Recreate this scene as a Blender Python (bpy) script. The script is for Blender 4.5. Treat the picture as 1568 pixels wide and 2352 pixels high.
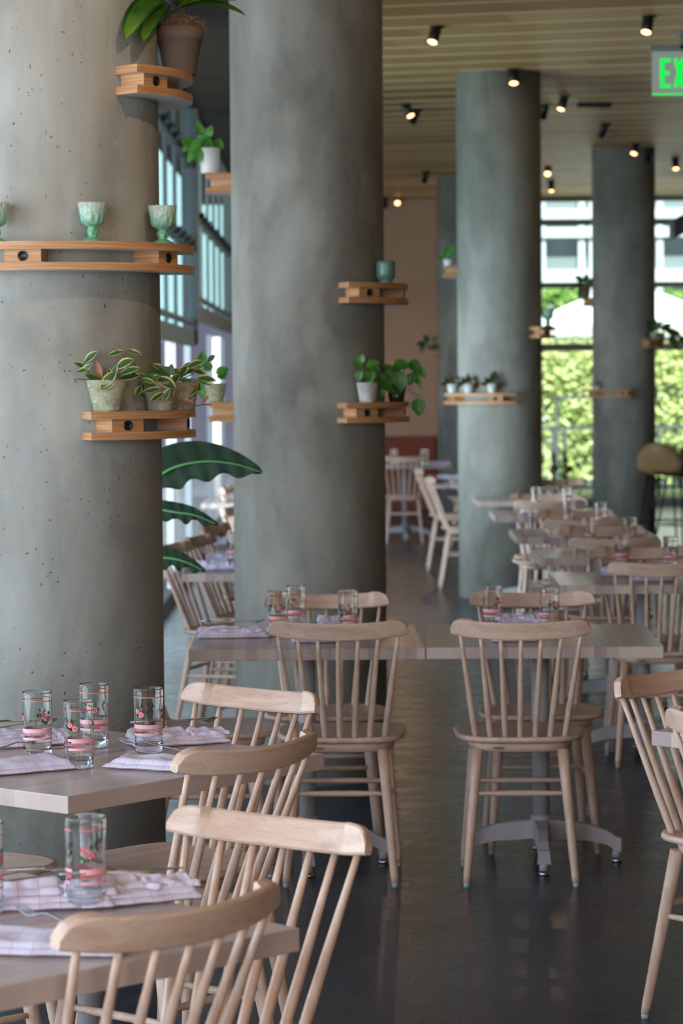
import bpy, bmesh, math, random
from mathutils import Vector, Matrix, noise
from math import pi, sin, cos, radians, atan2, sqrt

# ------------------------------------------------------------------ scene, camera, light
for o in list(bpy.data.objects): bpy.data.objects.remove(o)
sc = bpy.context.scene
COL = sc.collection
sc.view_settings.view_transform = 'Standard'
sc.view_settings.look = 'None'
sc.view_settings.exposure = 0.06
sc.view_settings.gamma = 1.0
sc.view_settings.use_curve_mapping = False

EYE = 1.6
FPX = 6400.0
PITCH = math.atan(310 / FPX)
ROLL = radians(-.43)
cd = bpy.data.cameras.new('camera'); cam = bpy.data.objects.new('camera', cd); COL.objects.link(cam)
CM = Matrix.Rotation(pi / 2 - PITCH, 4, 'X') @ Matrix.Rotation(ROLL, 4, 'Z')
cam.matrix_world = Matrix.Translation((0, 0, EYE)) @ CM
cd.sensor_fit = 'VERTICAL'; cd.sensor_height = 36; cd.lens = FPX / 2352 * 36
cd.clip_start = .1; cd.clip_end = 300
cd.dof.use_dof = True; cd.dof.focus_distance = 6.3; cd.dof.aperture_fstop = 7.0
sc.camera = cam

world = bpy.data.worlds.new('sky'); sc.world = world; world.use_nodes = True
wn = world.node_tree.nodes; wl = world.node_tree.links
bg = wn['Background']
sky = wn.new('ShaderNodeTexSky'); sky.sky_type = 'HOSEK_WILKIE'; sky.turbidity = 3.0; sky.ground_albedo = .4
sky.sun_direction = Vector((.05, -.6, .76)).normalized()
wl.new(sky.outputs[0], bg.inputs[0]); bg.inputs[1].default_value = 2.2

def lamp(name, kind, loc, target, power, color, **kw):
    l = bpy.data.lights.new(name, kind); l.energy = power; l.color = color
    for k, v in kw.items(): setattr(l, k, v)
    o = bpy.data.objects.new(name, l); COL.objects.link(o); o.location = loc
    d = Vector(target) - Vector(loc); o.rotation_euler = d.to_track_quat('-Z', 'Y').to_euler()
    return o
lamp('sun', 'SUN', (1, -8, 12), (.5, -2.5, 5), 15.0, (1, .95, .86), angle=.01)
# daylight that comes in through the open glazed side on the left of the dining room
lamp('left_daylight', 'AREA', (-5.2, 5.0, 1.8), (0, 7.0, 1.0), 500, (.75, .88, 1.0), shape='RECTANGLE', size=11.0, size_y=3.4)
lamp('rear_daylight', 'AREA', (-2.6, -2.6, 2.4), (0, 8, 1.1), 160, (.86, .92, 1.0), shape='RECTANGLE', size=3.4, size_y=2.8)
lamp('rear_fill', 'AREA', (2.2, -3.6, 2.4), (-.2, 7, .9), 125, (1.0, .90, .80), shape='RECTANGLE', size=3.0, size_y=2.0)  # added fill light behind the camera, lifts the right-facing surfaces
lamp('window_daylight', 'AREA', (4.6, 33.8, 1.8), (2.0, 14, .2), 45, (.92, .96, 1.0), shape='RECTANGLE', size=6.0, size_y=3.0)
lamp('left_far_daylight', 'AREA', (-3.4, 17.5, 1.5), (1.2, 23.2, .8), 370, (.70, .88, 1.0), shape='RECTANGLE', size=5.5, size_y=2.4)

# ------------------------------------------------------------------ calibration of the place
def ray(x, y): return CM.to_3x3() @ Vector(((x - 784) / FPX, -(y - 1176) / FPX, -1))
def G(x, y, h=0.0):
    d = ray(x, y); t = (h - EYE) / d.z; return Vector((0, 0, EYE)) + t * d
def A(x, y, Y):
    d = ray(x, y); t = Y / d.y; return Vector((0, 0, EYE)) + t * d
R = random.Random(7)
def proj(p):
    q = CM.to_3x3().transposed() @ (Vector(p) - Vector((0, 0, EYE))); return 784 + FPX * q.x / -q.z, 1176 - FPX * q.y / -q.z

# ------------------------------------------------------------------ materials
def srgb(r, g, b):
    f = lambda c: (c / 255 / 12.92) if c / 255 <= .04045 else ((c / 255 + .055) / 1.055) ** 2.4
    return (f(r), f(g), f(b), 1)
class Mat:
    def __init__(s, name, rough=.5, color=(.5, .5, .5, 1), spec=.5, metal=0.0):
        s.m = bpy.data.materials.new(name); s.m.use_nodes = True
        s.n = s.m.node_tree.nodes; s.l = s.m.node_tree.links; s.b = s.n['Principled BSDF']
        s.b.inputs['Roughness'].default_value = rough; s.b.inputs['Base Color'].default_value = color
        s.b.inputs['Metallic'].default_value = metal; s.b.inputs['Specular IOR Level'].default_value = spec
        s.tc = s.n.new('ShaderNodeTexCoord')
    def mapping(s, scale=(1, 1, 1), rot=(0, 0, 0), out='Object', rnd=False):
        mp = s.n.new('ShaderNodeMapping'); mp.inputs['Scale'].default_value = scale; mp.inputs['Rotation'].default_value = rot
        s.l.new(s.tc.outputs[out], mp.inputs[0])
        if rnd:
            oi = s.n.new('ShaderNodeObjectInfo'); mu = s.n.new('ShaderNodeMath'); mu.operation = 'MULTIPLY'; mu.inputs[1].default_value = 37.0
            s.l.new(oi.outputs['Random'], mu.inputs[0]); s.l.new(mu.outputs[0], mp.inputs['Location'])
        return mp.outputs[0]
    def noise(s, vec, scale=5, detail=4, rough=.55, dist=0.0):
        t = s.n.new('ShaderNodeTexNoise'); t.inputs['Scale'].default_value = scale; t.inputs['Detail'].default_value = detail
        t.inputs['Roughness'].default_value = rough; t.inputs['Distortion'].default_value = dist
        s.l.new(vec, t.inputs['Vector']); return t.outputs[0]
    def voro(s, vec, scale=5, feature='F1'):
        t = s.n.new('ShaderNodeTexVoronoi'); t.inputs['Scale'].default_value = scale; t.feature = feature
        s.l.new(vec, t.inputs['Vector']); return t.outputs['Distance']
    def ramp(s, fac, stops):
        r = s.n.new('ShaderNodeValToRGB'); e = r.color_ramp.elements
        while len(e) < len(stops): e.new(.5)
        for i, (p, c) in enumerate(stops): e[i].position = p; e[i].color = c if len(c) == 4 else (*c, 1)
        s.l.new(fac, r.inputs[0]); return r.outputs[0]
    def mix(s, fac, a, b, mode='MIX'):
        x = s.n.new('ShaderNodeMix'); x.data_type = 'RGBA'; x.blend_type = mode
        for sock, v in ((x.inputs[0], fac), (x.inputs[6], a), (x.inputs[7], b)):
            if hasattr(v, 'is_output'): s.l.new(v, sock)
            else: sock.default_value = v
        return x.outputs[2]
    def math(s, op, a, b=0.0, c=None):
        x = s.n.new('ShaderNodeMath'); x.operation = op
        for i, v in enumerate((a, b, c)):
            if v is None: continue
            if hasattr(v, 'is_output'): s.l.new(v, x.inputs[i])
            else: x.inputs[i].default_value = v
        return x.outputs[0]
    def col(s, c): s.l.new(c, s.b.inputs['Base Color']); return s
    def rough(s, v): s.l.new(v, s.b.inputs['Roughness']); return s
    def bump(s, h, strength=.2, dist=.01):
        b = s.n.new('ShaderNodeBump'); b.inputs['Strength'].default_value = strength; b.inputs['Distance'].default_value = dist
        s.l.new(h, b.inputs['Height']); s.l.new(b.outputs[0], s.b.inputs['Normal']); return s
    def sep(s, vec):
        x = s.n.new('ShaderNodeSeparateXYZ'); s.l.new(vec, x.inputs[0]); return x.outputs

def grey(v): return (v, v, v, 1)
def wood(name, c1, c2, scale, rough=.42, fleck=True):
    m = Mat(name, rough)
    v = m.mapping(scale, rnd=True)
    n = m.noise(v, 1.0, 5, .6, .6)
    c = m.ramp(n, [(.3, c1), (.7, c2)])
    w = m.noise(m.mapping(tuple(s * 3.2 for s in scale), rnd=True), 1.0, 3, .7)
    c = m.mix(m.math('MULTIPLY', m.ramp(w, [(.45, grey(0)), (.75, grey(1))]), .16), c, tuple(x * .6 for x in c1[:3]) + (1,))
    if fleck:
        f = m.noise(m.mapping(tuple(s * 7 for s in scale), rnd=True), 1.0, 1, .5)
        c = m.mix(m.math('MULTIPLY', m.ramp(f, [(.64, grey(0)), (.70, grey(1))]), .28), c, tuple(x * .45 for x in c1[:3]) + (1,))
    m.col(c); return m.m
B1, B2 = srgb(200, 165, 144), srgb(230, 201, 182)
beech_x = wood('beech_along_x', B1, B2, (3, 40, 40), .40)
beech_z = wood('beech_along_z', B1, B2, (45, 45, 3), .40)
beech_y = wood('beech_along_y', B1, B2, (28, 3, 28), .38)

def table_mat():
    m = Mat('whitewashed_beech_staves', .27)
    v = m.mapping((1, 1, 1), rnd=False); X = m.sep(v)
    q = m.math('FLOOR', m.math('MULTIPLY', X[0], 26.0))
    oi = m.n.new('ShaderNodeObjectInfo')
    wn_ = m.n.new('ShaderNodeTexWhiteNoise'); wn_.noise_dimensions = '2D'
    cx = m.n.new('ShaderNodeCombineXYZ'); m.l.new(q, cx.inputs[0]); m.l.new(oi.outputs['Random'], cx.inputs[1]); m.l.new(cx.outputs[0], wn_.inputs['Vector'])
    c = m.ramp(wn_.outputs['Value'], [(0, srgb(168, 150, 152)), (.35, srgb(194, 174, 168)), (.7, srgb(202, 184, 176)), (1, srgb(212, 194, 186))])
    n = m.noise(m.mapping((40, 3, 40), rnd=True), 1, 4, .6, .4)
    c = m.mix(m.math('MULTIPLY', n, .30), c, srgb(128, 106, 98))
    m.col(c); m.b.inputs['Coat Weight'].default_value = .15; m.b.inputs['Coat Roughness'].default_value = .25
    return m.m
M_table = table_mat()

def concrete(name, base, dark, warm, sc_=1.0, pits=True, rough=.75):
    m = Mat(name, rough)
    v = m.mapping((1, 1, .45), rnd=True)
    n1 = m.noise(v, 2.2 * sc_, 6, .62, .4)
    n2 = m.noise(m.mapping((9, 9, .8), rnd=True), 1.0, 5, .65)
    n3 = m.noise(m.mapping((1, 1, 1), rnd=True), 14 * sc_, 5, .7)
    c = m.ramp(n1, [(.28, dark), (.62, base)])
    c = m.mix(m.math('MULTIPLY', m.ramp(n2, [(.42, grey(0)), (.72, grey(1))]), .30), c, dark)
    c = m.mix(m.math('MULTIPLY', m.ramp(n3, [(.4, grey(0)), (.7, grey(1))]), .25), c, warm)
    n4 = m.noise(m.mapping((1.2, 1.2, .7), rnd=True), 3.5, 3, .5)
    c = m.mix(m.math('MULTIPLY', m.ramp(n4, [(.52, grey(0)), (.66, grey(1))]), .35), c, tuple(min(1, x * 1.25) for x in base[:3]) + (1,))
    h = n3
    if pits:
        vv = m.n.new('ShaderNodeVectorMath'); vv.operation = 'ADD'
        nz = m.n.new('ShaderNodeTexNoise'); nz.inputs['Scale'].default_value = 9
        m.l.new(m.mapping((1, 1, 1), rnd=True), nz.inputs['Vector'])
        m.l.new(m.mapping((1, 1, .75), rnd=True), vv.inputs[0])
        sca = m.n.new('ShaderNodeVectorMath'); sca.operation = 'SCALE'; sca.inputs['Scale'].default_value = .12
        m.l.new(nz.outputs['Color'], sca.inputs[0]); m.l.new(sca.outputs[0], vv.inputs[1])
        d = m.voro(vv.outputs[0], 42)
        gate = m.noise(m.mapping((1, 1, 1), rnd=True), 6, 2, .5)
        p = m.math('MULTIPLY', m.ramp(d, [(.07, grey(1)), (.13, grey(0))]), m.ramp(gate, [(.40, grey(0)), (.50, grey(1))]))
        c = m.mix(m.math('MULTIPLY', p, .85), c, tuple(x * .28 for x in dark[:3]) + (1,))
        h = m.math('SUBTRACT', n3, m.math('MULTIPLY', p, 2.5))
    m.col(c); m.bump(h, .35, .004)
    return m.m
M_conc2 = concrete('smooth_cast_concrete', srgb(164, 164, 156), srgb(108, 107, 100), srgb(170, 156, 132), pits=False)
M_conc = concrete('board_cast_concrete', srgb(172, 172, 166), srgb(118, 116, 108), srgb(178, 164, 140))

def floor_mat():
    m = Mat('polished_concrete_floor', .2)
    n1 = m.noise(m.mapping((1, 1, 1)), 1.1, 7, .62, .5); n2 = m.noise(m.mapping((1, 1, 1)), 7, 6, .7, .2)
    c = m.ramp(n1, [(.3, srgb(44, 50, 60)), (.7, srgb(64, 71, 82))])
    c = m.mix(m.math('MULTIPLY', m.ramp(n2, [(.4, grey(0)), (.75, grey(1))]), .4), c, srgb(84, 88, 96))
    d = m.voro(m.mapping((1, 1, 1)), 9)
    c = m.mix(m.math('MULTIPLY', m.ramp(d, [(.02, grey(1)), (.05, grey(0))]), .5), c, srgb(150, 148, 144))
    m.col(c); m.rough(m.math('ADD', m.math('MULTIPLY', n2, .22), .17));
    m.b.inputs['Specular IOR Level'].default_value = .26
    return m.m
M_floor = floor_mat()

def ceiling_mat():
    m = Mat('pine_ceiling_boards', .5)
    uv = m.mapping((1, 1, 1)); X = m.sep(uv)
    row = m.math('FLOOR', m.math('DIVIDE', X[1], BOARD))
    w1 = m.n.new('ShaderNodeTexWhiteNoise'); w1.noise_dimensions = '1D'; m.l.new(row, w1.inputs['W'])
    seg = m.math('FLOOR', m.math('DIVIDE', m.math('ADD', X[0], m.math('MULTIPLY', w1.outputs['Value'], 2.4)), 3.1))
    cx = m.n.new('ShaderNodeCombineXYZ'); m.l.new(row, cx.inputs[0]); m.l.new(seg, cx.inputs[1])
    w2 = m.n.new('ShaderNodeTexWhiteNoise'); w2.noise_dimensions = '2D'; m.l.new(cx.outputs[0], w2.inputs['Vector'])
    c = m.ramp(w2.outputs['Value'], [(0, srgb(176, 122, 64)), (.5, srgb(200, 148, 86)), (1, srgb(222, 174, 110))])
    g = m.noise(m.mapping((1.2, 14, 14)), 1, 5, .6, .8)
    c = m.mix(m.math('MULTIPLY', m.ramp(g, [(.4, grey(0)), (.75, grey(1))]), .4), c, srgb(168, 124, 76))
    k = m.voro(m.mapping((1.0, 2.2, 1)), .75)
    c = m.mix(m.math('MULTIPLY', m.ramp(k, [(.03, grey(1)), (.11, grey(0))]), .6), c, srgb(130, 78, 36))
    fr = m.math('FRACT', m.math('DIVIDE', m.math('ADD', X[0], m.math('MULTIPLY', w1.outputs['Value'], 2.4)), 3.1))
    c = m.mix(m.math('MULTIPLY', m.ramp(fr, [(.0, grey(1)), (.006, grey(0))]), .5), c, srgb(120, 84, 50))
    m.col(c); return m.m
BOARD = .5

def plain(name, c, rough=.5, metal=0.0, spec=.5, var=.12, sc_=12):
    m = Mat(name, rough, c, spec, metal)
    n = m.noise(m.mapping((1, 1, 1), rnd=True), sc_, 4, .6)
    m.col(m.mix(m.math('MULTIPLY', n, var), c, tuple(x * .5 for x in c[:3]) + (1,)))
    return m.m
def ply(name):
    m = Mat(name, .5)
    Z = m.sep(m.mapping((1, 1, 1)))[2]
    s_ = m.math('MULTIPLY', Z, 1900.0)
    st = m.math('SINE', s_)
    n = m.noise(m.mapping((5, 5, 420), rnd=True), 1, 3, .7)
    c = m.ramp(n, [(.3, srgb(168, 112, 70)), (.52, srgb(205, 152, 104)), (.72, srgb(226, 184, 140))])
    c = m.mix(m.math('MULTIPLY', m.ramp(st, [(.2, grey(0)), (.9, grey(1))]), .35), c, srgb(140, 84, 50))
    m.col(c); return m.m
M_ply = ply('fir_plywood_edge')
M_white = plain('white_laminate', srgb(214, 214, 216), .45)
M_blk = plain('black_metal', srgb(18, 18, 19), .4)
M_grey = plain('grey_powder_coat', srgb(176, 170, 174), .45, 0, .5, .05)
M_chrome = plain('chrome', srgb(190, 190, 190), .18, 1.0)
M_glide = plain('felt_glide', srgb(170, 190, 198), .5)
M_steel = plain('cutlery_steel', srgb(190, 188, 192), .22, 1.0, .5, .05)
M_frame = plain('dark_steel_window_frame', srgb(150, 148, 138), .45)
M_framed = plain('black_steel_window_frame', srgb(74, 72, 70), .45)
M_post = plain('white_window_post', srgb(206, 210, 216), .5)
M_pink = plain('dusty_pink_plaster', srgb(220, 176, 146), .8, 0, .3, .1, 3)
M_band = plain('banquette_red_panel', srgb(160, 80, 58), .7)
M_greyw = plain('grey_brown_plaster', srgb(150, 132, 108), .85, 0, .3, .15, 2)
M_soil = plain('potting_soil', srgb(45, 32, 24), .95, 0, .1, .4, 60)
M_terra = plain('weathered_terracotta', srgb(118, 100, 92), .85, 0, .2, .25, 30)
M_moss = plain('dried_moss_fibre', srgb(150, 120, 92), .9, 0, .2, .5, 90)
M_stem = plain('brown_plant_stem', srgb(96, 62, 48), .6)
M_gstem = plain('green_plant_stem', srgb(92, 118, 60), .5)
M_cream = plain('cream_leaf_edge', srgb(196, 192, 130), .45)
M_leafp = plain('pinkish_leaf', srgb(176, 118, 92), .5)
M_pot_w = plain('white_ceramic', srgb(220, 220, 216), .35)
M_navy = plain('navy_cladding', srgb(36, 40, 60), .6)
M_pave = plain('pale_paving', srgb(200, 196, 188), .8, 0, .3, .1, 3)
M_umb = None
M_facade = plain('white_facade', srgb(186, 196, 204), .7)
M_facglass = plain('blue_grey_glazing', srgb(128, 140, 142), .35, 0, .5, .5, 1.2)
M_rail = plain('dark_railing', srgb(84, 90, 92), .5)
M_tan = plain('tan_shell_plastic', srgb(176, 140, 92), .4)
M_olive = plain('olive_shell_plastic', srgb(84, 62, 20), .4)
M_hood = plain('charcoal_canopy', srgb(70, 74, 76), .6)
M_rosed = plain('dried_dark_rose', srgb(84, 48, 34), .8, 0, .2, .5, 90)

def leafmat(name, c1, c2, rough=.35, trans=.0, sc_=30):
    m = Mat(name, rough)
    n = m.noise(m.mapping((1, 1, 1), rnd=True), sc_, 3, .6)
    m.col(m.ramp(n, [(.3, c1), (.7, c2)]))
    if trans:
        t = m.n.new('ShaderNodeBsdfTranslucent'); t.inputs[0].default_value = c2
        mx = m.n.new('ShaderNodeMixShader'); mx.inputs[0].default_value = trans
        out = m.n['Material Output']
        m.l.new(m.b.outputs[0], mx.inputs[1]); m.l.new(t.outputs[0], mx.inputs[2]); m.l.new(mx.outputs[0], out.inputs[0])
    return m.m
M_umb = leafmat('white_umbrella_canvas', srgb(238, 238, 234), srgb(248, 248, 246), .8, .4)
M_leaf = leafmat('hoya_green', srgb(40, 72, 34), srgb(72, 110, 50), .35, .1)
M_leafb = leafmat('heart_leaf_green', srgb(48, 104, 34), srgb(84, 150, 52), .35, .2)
M_leafd = leafmat('dark_strap_leaf', srgb(2, 34, 14), srgb(7, 56, 20), .7, .08, 12)
M_leafo = leafmat('orchid_leaf_green', srgb(36, 84, 28), srgb(104, 136, 36), .35, .15, 8)
M_rib = plain('leaf_midrib', srgb(84, 150, 84), .4)
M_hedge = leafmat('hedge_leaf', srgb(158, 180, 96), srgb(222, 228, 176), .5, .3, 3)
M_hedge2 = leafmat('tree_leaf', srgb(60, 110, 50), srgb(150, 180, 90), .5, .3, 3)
M_purple = leafmat('red_green_leaf', srgb(80, 40, 40), srgb(70, 96, 54), .4, .1, 40)

def mossy(name, c0, c1, c2):
    m = Mat(name, .9)
    n = m.noise(m.mapping((1, 1, 1), rnd=True), 22, 6, .7, .3)
    c = m.ramp(n, [(.32, c0), (.5, c1), (.68, c2)])
    n2 = m.noise(m.mapping((1, 1, 1), rnd=True), 60, 5, .7)
    c = m.mix(m.ramp(n2, [(.56, grey(0)), (.66, grey(1))]), c, srgb(206, 208, 196))
    m.col(c); m.bump(n2, .5, .004); return m.m
M_moss1 = mossy('mossy_whitewashed_clay', srgb(112, 118, 84), srgb(158, 158, 126), srgb(176, 168, 148))
M_moss2 = mossy('aged_grey_clay', srgb(120, 112, 94), srgb(146, 138, 118), srgb(168, 158, 140))
M_pot3 = mossy('pale_stone_clay', srgb(160, 156, 148), srgb(190, 188, 184), srgb(214, 214, 212))

def napkin_mat():
    m = Mat('white_linen_pink_check', .85, spec=.2)
    v = m.mapping((1, 1, 1), out='UV'); X = m.sep(v)
    def lines(s_, k, w): return m.ramp(m.math('FRACT', m.math('MULTIPLY', s_, k)), [(0, grey(1)), (w, grey(1)), (w + .02, grey(0))])
    l = m.math('MAXIMUM', lines(X[0], 3.6, .035), m.math('MULTIPLY', lines(X[1], 1.1, .02), .5))
    m.col(m.mix(m.math('MULTIPLY', l, .45), srgb(240, 234, 254), srgb(206, 104, 140)))
    m.bump(m.noise(m.mapping((1, 1, 1)), 400, 2, .5), .1, .001)
    return m.m
M_nap = napkin_mat()

def glassmat(name, color=(1, 1, 1, 1), rough=0.0, ior=1.40):
    m = bpy.data.materials.new(name); m.use_nodes = True; n = m.node_tree.nodes; l = m.node_tree.links
    n.remove(n['Principled BSDF']); g = n.new('ShaderNodeBsdfGlass'); g.inputs['Color'].default_value = color
    g.inputs['Roughness'].default_value = rough; g.inputs['IOR'].default_value = ior
    l.new(g.outputs[0], n['Material Output'].inputs[0]); return m
M_glass = glassmat('clear_tumbler_glass', (.97, .985, .98, 1))
def panemat():
    m = bpy.data.materials.new('window_pane_glass'); m.use_nodes = True; n = m.node_tree.nodes; l = m.node_tree.links
    n.remove(n['Principled BSDF'])
    t = n.new('ShaderNodeBsdfTransparent'); t.inputs[0].default_value = (.86, .93, .93, 1)
    g = n.new('ShaderNodeBsdfGlossy'); g.inputs['Roughness'].default_value = .02
    f = n.new('ShaderNodeFresnel'); f.inputs[0].default_value = 1.12
    mx = n.new('ShaderNodeMixShader'); l.new(f.outputs[0], mx.inputs[0]); l.new(t.outputs[0], mx.inputs[1]); l.new(g.outputs[0], mx.inputs[2])
    l.new(mx.outputs[0], n['Material Output'].inputs[0]); return m
M_pane = panemat()
def sash_pane():
    m = bpy.data.materials.new('sash_glass'); m.use_nodes = True; n = m.node_tree.nodes; l = m.node_tree.links
    n.remove(n['Principled BSDF'])
    t = n.new('ShaderNodeBsdfTransparent'); t.inputs[0].default_value = (.80, .92, .94, 1)
    g = n.new('ShaderNodeBsdfGlossy'); g.inputs['Roughness'].default_value = .03
    mx = n.new('ShaderNodeMixShader'); mx.inputs[0].default_value = .12; l.new(t.outputs[0], mx.inputs[1]); l.new(g.outputs[0], mx.inputs[2])
    l.new(mx.outputs[0], n['Material Output'].inputs[0]); return m
M_sash = sash_pane()
def jade():
    m = Mat('jadeite_pressed_glass', .18)
    Z = m.sep(m.mapping((1, 1, 1)))[2]
    m.col(m.ramp(m.math('MULTIPLY', Z, 9.5), [(.2, srgb(112, 190, 142)), (.6, srgb(164, 210, 184)), (1, srgb(214, 228, 218))]))
    m.b.inputs['Transmission Weight'].default_value = .25; m.b.inputs['Subsurface Weight'].default_value = .25
    m.b.inputs['Subsurface Radius'].default_value = (.02, .04, .03)
    v = m.voro(m.mapping((1, 1, .5)), 110, 'SMOOTH_F1'); m.bump(v, 1.0, .004)
    return m.m
M_jade = jade()
M_votive = Mat('green_bubbled_glass', .25, srgb(120, 160, 140)); M_votive.b.inputs['Transmission Weight'].default_value = .4; M_votive = M_votive.m
def emit(name, c, s_):
    m = bpy.data.materials.new(name); m.use_nodes = True; n = m.node_tree.nodes; n.remove(n['Principled BSDF'])
    e = n.new('ShaderNodeEmission'); e.inputs[0].default_value = c; e.inputs[1].default_value = s_
    m.node_tree.links.new(e.outputs[0], n['Material Output'].inputs[0]); return m
M_bulb = emit('warm_lamp_face', (1, .58, .24, 1), 5.5)
M_exit = emit('exit_green_letters', (.0, .95, .08, 1), 1.0)
M_exitp = plain('exit_acrylic_panel', srgb(244, 250, 244), .3)
M_redb = plain('coral_print', srgb(232, 112, 112), .4, 0, .5, .02)
M_pinkb = plain('pink_print', srgb(246, 180, 186), .4, 0, .5, .02)
M_rosep = plain('rose_petal_print', srgb(214, 84, 104), .4, 0, .5, .3, 500)
M_rosec = plain('rose_centre_print', srgb(176, 36, 60), .4, 0, .5, .3, 500)
M_rosel = plain('rose_leaf_print', srgb(66, 104, 52), .4, 0, .5, .3, 500)

# ------------------------------------------------------------------ mesh helpers
class MB:
    def __init__(s): s.v = []; s.f = []; s.mi = []; s.sm = []; s.uv = {}
    def add(s, vs, fs, mi=0, sm=True):
        o = len(s.v); s.v += [tuple(p) for p in vs]
        for f in fs: s.f.append(tuple(i + o for i in f)); s.mi.append(mi); s.sm.append(sm)
        return o
    def box(s, c, d, mi=0, rz=0.0, M=None):
        vs = []
        for x in (-.5, .5):
            for y in (-.5, .5):
                for z in (-.5, .5):
                    p = Vector((x * d[0], y * d[1], z * d[2]))
                    if rz: p = Matrix.Rotation(rz, 3, 'Z') @ p
                    if M: p = M @ p
                    vs.append(p + Vector(c))
        s.add(vs, [(0, 1, 3, 2), (4, 6, 7, 5), (0, 4, 5, 1), (2, 3, 7, 6), (0, 2, 6, 4), (1, 5, 7, 3)], mi, False)
    def grid(s, P, mi=0, closed=False, sm=True):
        n, m = len(P), len(P[0]); o = len(s.v)
        for row in P: s.v += [tuple(p) for p in row]
        for i in range(n - 1):
            for j in range(m if closed else m - 1):
                k = (j + 1) % m
                mm = mi(i, j) if callable(mi) else mi
                s.f.append((o + i * m + j, o + i * m + k, o + (i + 1) * m + k, o + (i + 1) * m + j)); s.mi.append(mm); s.sm.append(sm)
        return o
    def tube(s, pts, rad, n=10, mi=0, cap=True):
        pts = [Vector(p) for p in pts]
        if not hasattr(rad, '__len__'): rad = [rad] * len(pts)
        P = []; up = None
        for i, p in enumerate(pts):
            t = (pts[min(i + 1, len(pts) - 1)] - pts[max(i - 1, 0)]).normalized()
            if up is None: up = t.orthogonal().normalized()
            up = (up - t * up.dot(t)); up = up.normalized() if up.length > 1e-6 else t.orthogonal().normalized()
            b = t.cross(up)
            P.append([p + (up * cos(2 * pi * k / n) + b * sin(2 * pi * k / n)) * rad[i] for k in range(n)])
        o = s.grid(P, mi, True)
        if cap:
            s.f.append(tuple(o + k for k in reversed(range(n)))); s.mi.append(mi); s.sm.append(False)
            e = o + (len(pts) - 1) * n
            s.f.append(tuple(e + k for k in range(n))); s.mi.append(mi); s.sm.append(False)
    def lathe(s, prof, n=32, mi=0, c=(0, 0, 0), cap=True, sm=True):
        P = [[(c[0] + r * cos(2 * pi * k / n), c[1] + r * sin(2 * pi * k / n), c[2] + z) for k in range(n)] for r, z in prof]
        o = s.grid(P, mi, True, sm)
        if cap:
            for idx, rev in ((0, True), (len(prof) - 1, False)):
                if prof[idx][0] > 1e-5:
                    ks = range(n); ks = reversed(ks) if rev else ks
                    s.f.append(tuple(o + idx * n + k for k in ks)); s.mi.append(mi); s.sm.append(False)
    def arc(s, ri, ro, a0, a1, z0, z1, n=36, mi=(0, 0, 0), c=(0, 0)):
        # ring sector; angles measured from -Y (towards the camera) turning to +X
        pt = lambda r, a, z: (c[0] + r * sin(a), c[1] - r * cos(a), z)
        A_ = [a0 + (a1 - a0) * i / n for i in range(n + 1)]
        side, top, end = mi
        s.grid([[pt(ro, a, z0), pt(ro, a, z1)] for a in A_][::-1], side)
        s.grid([[pt(ri, a, z0), pt(ri, a, z1)] for a in A_], side)
        s.grid([[pt(ri, a, z1), pt(ro, a, z1)] for a in A_][::-1], top, sm=False)
        s.grid([[pt(ri, a, z0), pt(ro, a, z0)] for a in A_], top, sm=False)
        for a, fl in ((a0, False), (a1, True)):
            q = [pt(ri, a, z0), pt(ro, a, z0), pt(ro, a, z1), pt(ri, a, z1)]
            s.add(q[::-1] if fl else q, [(0, 1, 2, 3)], end, False)
    def build(s, name, mats, parent=None, merge=False, bevel=0.0):
        me = bpy.data.meshes.new(name); me.from_pydata(s.v, [], s.f)
        if not isinstance(mats, (list, tuple)): mats = [mats]
        for m in mats: me.materials.append(m)
        me.polygons.foreach_set('material_index', s.mi); me.polygons.foreach_set('use_smooth', s.sm)
        me.update()
        if merge:
            b = bmesh.new(); b.from_mesh(me); bmesh.ops.remove_doubles(b, verts=b.verts, dist=1e-5)
            bmesh.ops.recalc_face_normals(b, faces=b.faces); b.to_mesh(me); b.free()
        o = bpy.data.objects.new(name, me); COL.objects.link(o)
        if parent: o.parent = parent
        if bevel:
            md = o.modifiers.new('bevel', 'BEVEL'); md.width = bevel; md.segments = 2; md.limit_method = 'ANGLE'; md.angle_limit = radians(50)
        return o
def tag(o, label, cat, group=None, kind=None):
    o['label'] = label; o['category'] = cat
    if group: o['group'] = group
    if kind: o['kind'] = kind
    return o
def struct(o): o['kind'] = 'structure'; return o
def thing(name, label, cat, loc=(0, 0, 0), rz=0.0, group=None):
    o = bpy.data.objects.new(name, None); COL.objects.link(o); o.empty_display_size = .05
    o.location = loc; o.rotation_euler = (0, 0, rz)
    return tag(o, label, cat, group)
KIDS = {}
def dup(root, loc, rz, label, group=None):
    r = root.copy(); COL.objects.link(r); r.location = loc; r.rotation_euler = (0, 0, rz); r['label'] = label
    if group: r['group'] = group
    for ch in root.children:
        c = ch.copy(); COL.objects.link(c); c.parent = r
        for g in ch.children:
            d = g.copy(); COL.objects.link(d); d.parent = c
    return r

# ------------------------------------------------------------------ room shell
CEIL = 3.77
m = MB(); m.box((3.0, 20, -.1), (24, 60, .2)); struct(m.build('floor', M_floor))
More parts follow.
